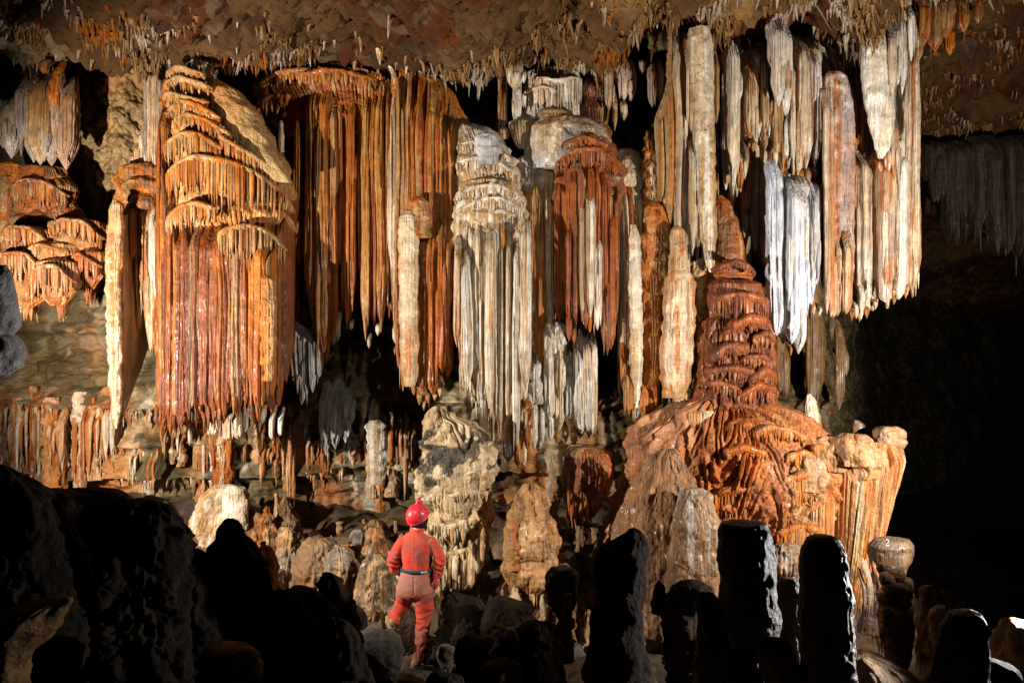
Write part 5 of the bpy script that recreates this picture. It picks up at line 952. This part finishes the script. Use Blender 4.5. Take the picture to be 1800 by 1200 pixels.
def fuse(M, name, mat, parent, loc, voxel, smooth, colour, disp=None, it=8):
    """one continuous skin around overlapping lofts"""
    o = M.obj(name, mat, parent, loc)
    md = o.modifiers.new('r', 'REMESH'); md.mode = 'VOXEL'; md.voxel_size = voxel
    if smooth: ms = o.modifiers.new('s', 'SMOOTH'); ms.factor = smooth; ms.iterations = it
    dg = bpy.context.evaluated_depsgraph_get(); me = bpy.data.meshes.new_from_object(o.evaluated_get(dg))
    o.modifiers.clear(); o.data = me; me.name = name
    n = len(me.vertices); v = np.empty(n*3, np.float32); me.vertices.foreach_get('co', v); v = v.reshape(-1, 3).astype(float)
    nr = np.empty(n*3, np.float32); me.vertices.foreach_get('normal', nr); nr = nr.reshape(-1, 3)
    wv = v+np.asarray(loc)
    if disp is not None:
        v = v+nr*disp(wv)[:, None]; me.vertices.foreach_set('co', v.astype(np.float32).ravel()); me.update()
    for a_ in list(me.color_attributes): me.color_attributes.remove(a_)
    at = me.color_attributes.new('pigment', 'FLOAT_COLOR', 'POINT'); c = np.broadcast_to(colour(wv), wv.shape)
    at.data.foreach_set('color', np.concatenate([c, np.ones((n, 1))], 1).astype(np.float32).ravel())
    me.materials.clear(); me.materials.append(mat); me.shade_smooth()
    return o
LC = tuple(pc(733, 1166))
def flat(c): return lambda w: np.array(c)[None, :]
def fingers(M, base, along, out, thumb, closed=.5, s=1.0):
    """palm, four unequal bent fingers and a thumb leaving the side of the palm"""
    base = np.array(base, float); along = np.array(along, float); along /= np.linalg.norm(along)
    out = np.array(out, float); out -= along*out.dot(along); out /= np.linalg.norm(out); ac = np.cross(along, out)
    tube(M, [base, base+along*.045*s, base+along*.085*s], [(.026*s, .016*s), (.04*s, .016*s), (.038*s, .013*s)], 16, 5, side=out)
    for i, (l, o_) in enumerate(((.072, .030), (.082, .010), (.076, -.011), (.06, -.030))):
        p = base+along*.082*s+ac*o_*s; pts = [p]; d = along.copy()
        for j, q in enumerate((.45, .32, .23)):
            ang = closed*(j+.6)*.9; d2 = along*math.cos(ang)+out*math.sin(ang); p = p+d2*l*q*s; pts.append(p)
        tube(M, pts, [.0098*s, .0092*s, .0085*s, .0065*s], 10, 4, side=ac)
    p = base+along*.025*s+ac*.028*s*thumb; d = along*.6+ac*thumb*.8+out*.3; d /= np.linalg.norm(d); d2 = along*.9+ac*thumb*.25+out*.4; d2 /= np.linalg.norm(d2)
    tube(M, [p, p+d*.035*s, p+d*.035*s+d2*.03*s, p+d*.035*s+d2*.052*s], [.013*s, .0115*s, .010*s, .007*s], 10, 4, side=out)
# body: one continuous figure under the clothes
hd = pc(737, 912, .02); up = np.array([-.24, -.50, .83]); up /= np.linalg.norm(up)
fw = np.array([.62, .70, .36]); fw -= up*fw.dot(up); fw /= np.linalg.norm(fw); sdv = np.cross(fw, up)
Rm = np.stack([sdv, fw, up], 1)
B = MB()
ellip(B, hd, (.073, .092, .105), rot=Rm)
ellip(B, hd+fw*.045-up*.045, (.052, .055, .062), 24, Rm)                      # jaw
tube(B, [hd+fw*.088+up*.02, hd+fw*.108-up*.012, hd+fw*.098-up*.022], [.008, .013, .010], 10, 4)  # nose
for s_ in (-1, 1):
    ellip(B, hd+sdv*s_*.074-up*.012+fw*.0, (.010, .020, .032), 16, Rm)          # ears
    ellip(B, hd+sdv*s_*.03+fw*.078+up*.005, (.016, .014, .011), 14, Rm)         # brows and eyes
ellip(B, hd+fw*.088-up*.05, (.024, .012, .009), 14, Rm)                       # lips
tube(B, [hd-up*.05-fw*.02, pc(734, 930, .0), pc(732, 942, 0)], [.052, .050, .05], 20, 5)
tube(B, [pc(732, 950), pc(731, 972), pc(731, 1000), pc(729, 1030)], [(.11, .055), (.13, .08), (.12, .085), (.15, .10)], 28, 6)
AL = [pc(706, 951, 0), pc(691, 984, -.01), pc(694, 1006, .05)]; AR = [pc(759, 951, 0), pc(773, 982, .0), pc(769, 1013, .06)]
LL = [pc(714, 1034), pc(706, 1064, .16), pc(690, 1092, .06)]; LR = [pc(745, 1034), pc(744, 1086, .05), pc(735, 1154, -.03)]
for A in (AL, AR): tube(B, A, [.040, .036, .026], 16, 6)
for A in (LL, LR): tube(B, A, [.08, .058, .04], 18, 6)
fingers(B, pc(695, 1006, .05), np.array([.12, .5, -.85]), (.9, .2, .2), 1, .5, .95)
fingers(B, pc(768, 1013, .06), np.array([-.1, .35, -.9]), (-.9, .3, .1), -1, .6, .95)
def skinc(w):
    g = np.array((.62, .60, .56)); s_ = np.array((.55, .30, .20)); m_ = (w[:, 2] > -2.2)[:, None]; return np.where(m_, s_, g)
body = fuse(B, 'person', M_SKIN, None, LC, .006, .4, skinc, it=3)
tag(body, 'caver seen from behind in red coverall and red helmet, one foot raised on a rock', 'person')
# coverall
C_ = MB()
tube(C_, [pc(734, 934), pc(733, 941), pc(732, 953), pc(731, 975), pc(731, 998), pc(729.5, 1016), pc(728.5, 1032), pc(729, 1042)],
     [(.062, .055), (.125, .075), (.172, .10), (.156, .11), (.140, .10), (.162, .12), (.175, .13), (.15, .12)], 48, 8)
for A, s_ in ((AL, -1), (AR, 1)):
    mid = (A[0]+A[1])/2; m2 = (A[1]+A[2])/2
    tube(C_, [A[0]+np.array([-s_*.02, 0, .0]), mid, A[1], m2, A[2]], [.068, .062, .058, .058, .052], 26, 7)
tube(C_, [LL[0]+np.array([.0, 0, .0]), pc(709, 1050, .10), LL[1], pc(698, 1080, .11), LL[2]+np.array([0, .0, -.005])], [.106, .092, .078, .068, .066], 30, 7)
tube(C_, [LR[0], pc(745, 1060, .03), LR[1], pc(741, 1120, .02), LR[2]], [.112, .094, .072, .062, .066], 30, 7)
tube(C_, [pc(724, 931, .01), pc(734, 930, -.05), pc(745, 930, .01)], [.018, .018, .018], 12, 6)
def folds(w):
    x, y, z = w[:, 0], w[:, 1], w[:, 2]
    py = 600-z/YC*F; limb = ss(1040, 1070, py)
    d = .010*np.abs(fbm(x*9+3*z, y*9, z*14, 3))+.014*limb*(1-np.abs(fbm(x*6+z*2, y*6, z*11, 2))*2.5)
    d = d + .007*ss(1082, 1098, py)*np.sin(z*80+fbm(x*14, y*9, z*6, 2)*9)*ss(-.3, .4, fbm(x*4, y*4, z*5, 2))
    d = d + .009*(ss(960, 995, py)-ss(998, 1010, py))*np.sin(x*70+fbm(x*3, y*9, z*5)*4)*.5
    el = np.exp(-((py-992)/16)**2)*(np.abs(x+.98) > .17); d = d+.010*el*np.sin(z*110+x*30+fbm(x*10, y*10, z*8)*6)
    d = d - .010*np.exp(-((x-((729.5-900)/F*YC))/.008)**2)*ss(1002, 1012, py)*(1-ss(1035, 1045, py))
    d = d - .004*np.exp(-((x-((731.5-900)/F*YC))/.006)**2)*(1-ss(990, 998, py))*(y < YC)
    return d*.9-.003
def clothc(w):
    x, y, z = w[:, 0], w[:, 1], w[:, 2]; py = 600-z/YC*F; px = 900+x/YC*F
    c = np.broadcast_to(np.array((.68, .065, .035)), w.shape).copy()
    mud = ss(1000, 1004, py)*(1-ss(1038, 1062, py+14*fbm(x*6, y*3, z*6)))*(np.abs(px-729) < 40)
    c = mix(c, (.40, .185, .125), mud*.9)
    lg = ss(1040, 1060, py); c = mix(c, (.40, .12, .075), lg*ss(-.1, .3, fbm(x*5, y*5, z*4, 3)))
    d2 = np.exp(-(((px-738)/14)**2+((py-965)/17)**2))*ss(-.3, .3, fbm(x*12, y*12, z*12, 3)); c = mix(c, (.20, .10, .075), d2*.85)
    c = mix(c, (.46, .10, .05), .5*ss(.0, .3, fbm(x*8, y*8, z*6+4, 4))); c = mix(c, (.24, .11, .07), .6*ss(.2, .4, fbm(x*14, y*14, z*10+8, 3)))
    return c
fuse(C_, 'coverall', M_CLOTH, body, LC, .0075, .5, clothc, folds, 4).location = (0, 0, 0)
# belt with pale loops
def ring(name, py, hw, hd_, hh, th_, col, mat, tilt=0, par=body):
    m = MB(); th = np.linspace(0, 2*math.pi, 96, endpoint=False); c = pc(731, py)
    rs = []
    for dr, dz in ((0, -hh), (th_, -hh*.9), (th_, hh*.9), (0, hh), (-.01, 0), (0, -hh)):
        rs.append(np.stack([c[0]+(hw+dr)*np.cos(th), c[1]+(hd_+dr)*np.sin(th), c[2]+dz+tilt*np.cos(th)], -1))
    m.grid(np.array(rs), col); o = m.obj(name, mat, par, LC); o.location = (0, 0, 0); return o
belt = ring('belt', 1000, .151, .114, .017, .008, (.035, .06, .08), M_WEB, -.006)
for i in range(4):
    m = MB(); a_ = -math.pi/2+.45+i*.11; c = pc(731, 1000); ellip(m, (c[0]+.168*math.cos(a_), c[1]+.131*math.sin(a_), c[2]+.0-.006*math.cos(a_)), (.007, .005, .009), 12)
    for k in range(len(m.c)): m.c[k] = m.c[k]*0+.7
    m.obj('belt_loop', M_WEB, belt, LC).location = (0, 0, 0)
m = MB(); tube(m, [pc(766, 1008, -.03), pc(766, 1022, -.03), pc(765, 1033, -.02)], [(.022, .02), (.026, .022), (.018, .016)], 14, 4)
for k in range(len(m.c)): m.c[k] = m.c[k]*0+np.array((.6, .04, .05))
m.obj('pouch', M_CLOTH, body, LC).location = (0, 0, 0)
# hair and chin strap
m = MB(); ellip(m, hd-fw*.012-up*.012, (.084, .096, .098), 36, Rm); ellip(m, hd-fw*.05-up*.065, (.062, .045, .05), 24, Rm); ellip(m, hd+sdv*-.0-fw*.03-up*.085+np.array([.03, 0, 0]), (.05, .04, .045), 24, Rm)
fuse(m, 'hair', M_CLOTH, body, LC, .008, .4, flat((.012, .010, .010)), lambda w: .006*fbm(w[:, 0]*40, w[:, 1]*40, w[:, 2]*25, 2), 2).location = (0, 0, 0)
m = MB(); tube(m, [hd-fw*.075-up*.05-sdv*.06, hd-fw*.105-up*.062, hd-fw*.075-up*.05+sdv*.06], [(.005, .010)]*3, 10, 8)
for k in range(len(m.c)): m.c[k] = m.c[k]*0+.02
m.obj('strap', M_WEB, body, LC).location = (0, 0, 0)
# helmet: open shell
hc = pc(733, 905, .02); rx, ry, rz = .108, .128, .118
ph = np.concatenate([np.linspace(.001, 1.72, 40)]); th = np.linspace(0, 2*math.pi, 72, endpoint=False)
def shell(off, p): return np.stack([np.sin(p)*np.cos(th)*(rx+off), np.sin(p)*np.sin(th)*(ry+off), np.cos(p)*(rz+off)+0*th], -1)
rows = [shell(0, p) for p in ph]+[shell(.006, 1.73), shell(.007, 1.78), shell(.002, 1.80), shell(-.006, 1.78)]+[shell(-.006, p) for p in ph[::-1]]
V = np.array(rows)@Rm.T+hc; m = MB(); m.grid(V, (.70, .025, .035)); hel = m.obj('helmet', M_SHELL, body, LC); hel.location = (0, 0, 0)
def on_shell(px, py, off=.001):
    p = pc(px, py, .02)-hc; A_ = Rm/np.array([rx+off, ry+off, rz+off])   # |A^T v|=1
    d = np.array([0, -1., 0]); a_ = A_.T@p; b_ = A_.T@d; qa, qb, qc = b_@b_, 2*a_@b_, a_@a_-1
    t_ = (-qb+math.sqrt(max(0, qb*qb-4*qa*qc)))/(2*qa); pt = p+d*t_; nn = A_@(A_.T@pt); return pt+hc, nn/np.linalg.norm(nn)
def disc(pos, nn, r, col, name, par, h=.002):
    a_ = np.cross(nn, [0, 0, 1.]); a_ /= np.linalg.norm(a_); b_ = np.cross(nn, a_); t8 = np.linspace(0, 2*math.pi, 14, endpoint=False)
    rs = [pos+nn*z_+(a_[None]*np.cos(t8)[:, None]+b_[None]*np.sin(t8)[:, None])*q for z_, q in ((-.004, r), (h*.7, r), (h, r*.8), (h, .0005))]
    m = MB(); m.grid(np.array(rs), col); o = m.obj(name, M_WEB, par, LC); o.location = (0, 0, 0)
for (px, py) in ((739.5, 897.5), (743, 893.5), (741.5, 901.5), (745, 897.5), (740.5, 905.5), (744.5, 903.5), (748, 899.5), (747.5, 894)):
    p_, n_2 = on_shell(px, py); disc(p_, n_2, .0072, (.01, .008, .008), 'vent_hole', hel)
p_, n_2 = on_shell(738, 912); disc(p_, n_2, .013, (.16, .10, .12), 'scratch_patch', hel)
p_, n_2 = on_shell(717.5, 909); disc(p_, n_2, .008, (.2, .2, .22), 'rivet', hel)
m = MB(); q = hc+up*.105+fw*.075; tube(m, [q-up*.01-fw*.03, q+fw*.01+up*.012, q+fw*.035+up*.01], [(.03, .022), (.034, .026), (.028, .024)], 16, 4, side=sdv)
for k in range(len(m.c)): m.c[k] = m.c[k]*0+np.array((.55, .02, .04))
lamp = m.obj('headlamp', M_SHELL, hel, LC); lamp.location = (0, 0, 0)
m = MB(); ellip(m, q+fw*.03+up*.012+sdv*.0+np.array([.02, -.01, 0]), (.02, .016, .02), 14, Rm)
for k in range(len(m.c)): m.c[k] = m.c[k]*0+.75
m.obj('lamp_housing', M_SHELL, hel, LC).location = (0, 0, 0)
# boots
def boot(a, heel, toe, nm='boot'):
    m = MB(); hl, te = np.array(heel), np.array(toe); d = te-hl
    tube(m, [a+np.array([0, 0, .03]), a, hl+d*.15+np.array([0, 0, .05])], [.056, .056, .052], 20, 5)
    tube(m, [hl+np.array([0, 0, .04]), hl+d*.45+np.array([0, 0, .048]), te+np.array([0, 0, .03])], [(.044, .042), (.050, .044), (.044, .030)], 20, 6, side=(0, 0, 1))
    o = fuse(m, nm, M_LEATH, body, LC, .006, .4, flat((.42, .28, .12)), lambda w: .003*fbm(w[:, 0]*30, w[:, 1]*30, w[:, 2]*30, 2), 2); o.location = (0, 0, 0)
    s_ = MB(); tube(s_, [hl+np.array([0, 0, .006]), hl+d*.35+np.array([0, 0, .008]), hl+d*.7+np.array([0, 0, .006]), te+np.array([0, 0, .006])], [(.046, .014), (.040, .013), (.052, .014), (.040, .014)], 20, 6, side=(0, 0, 1))
    for k in range(len(s_.c)): s_.c[k] = s_.c[k]*0+np.array((.50, .38, .17))
    s2 = s_.obj('sole', M_LEATH, o, LC); s2.location = (0, 0, 0)
boot(LR[2]+np.array([0, 0, -.02]), pc(729, 1171, -.05), pc(750, 1157, .14))
boot(LL[2]+np.array([0, 0, -.01]), pc(690, 1108, .06), pc(678, 1103, .24))
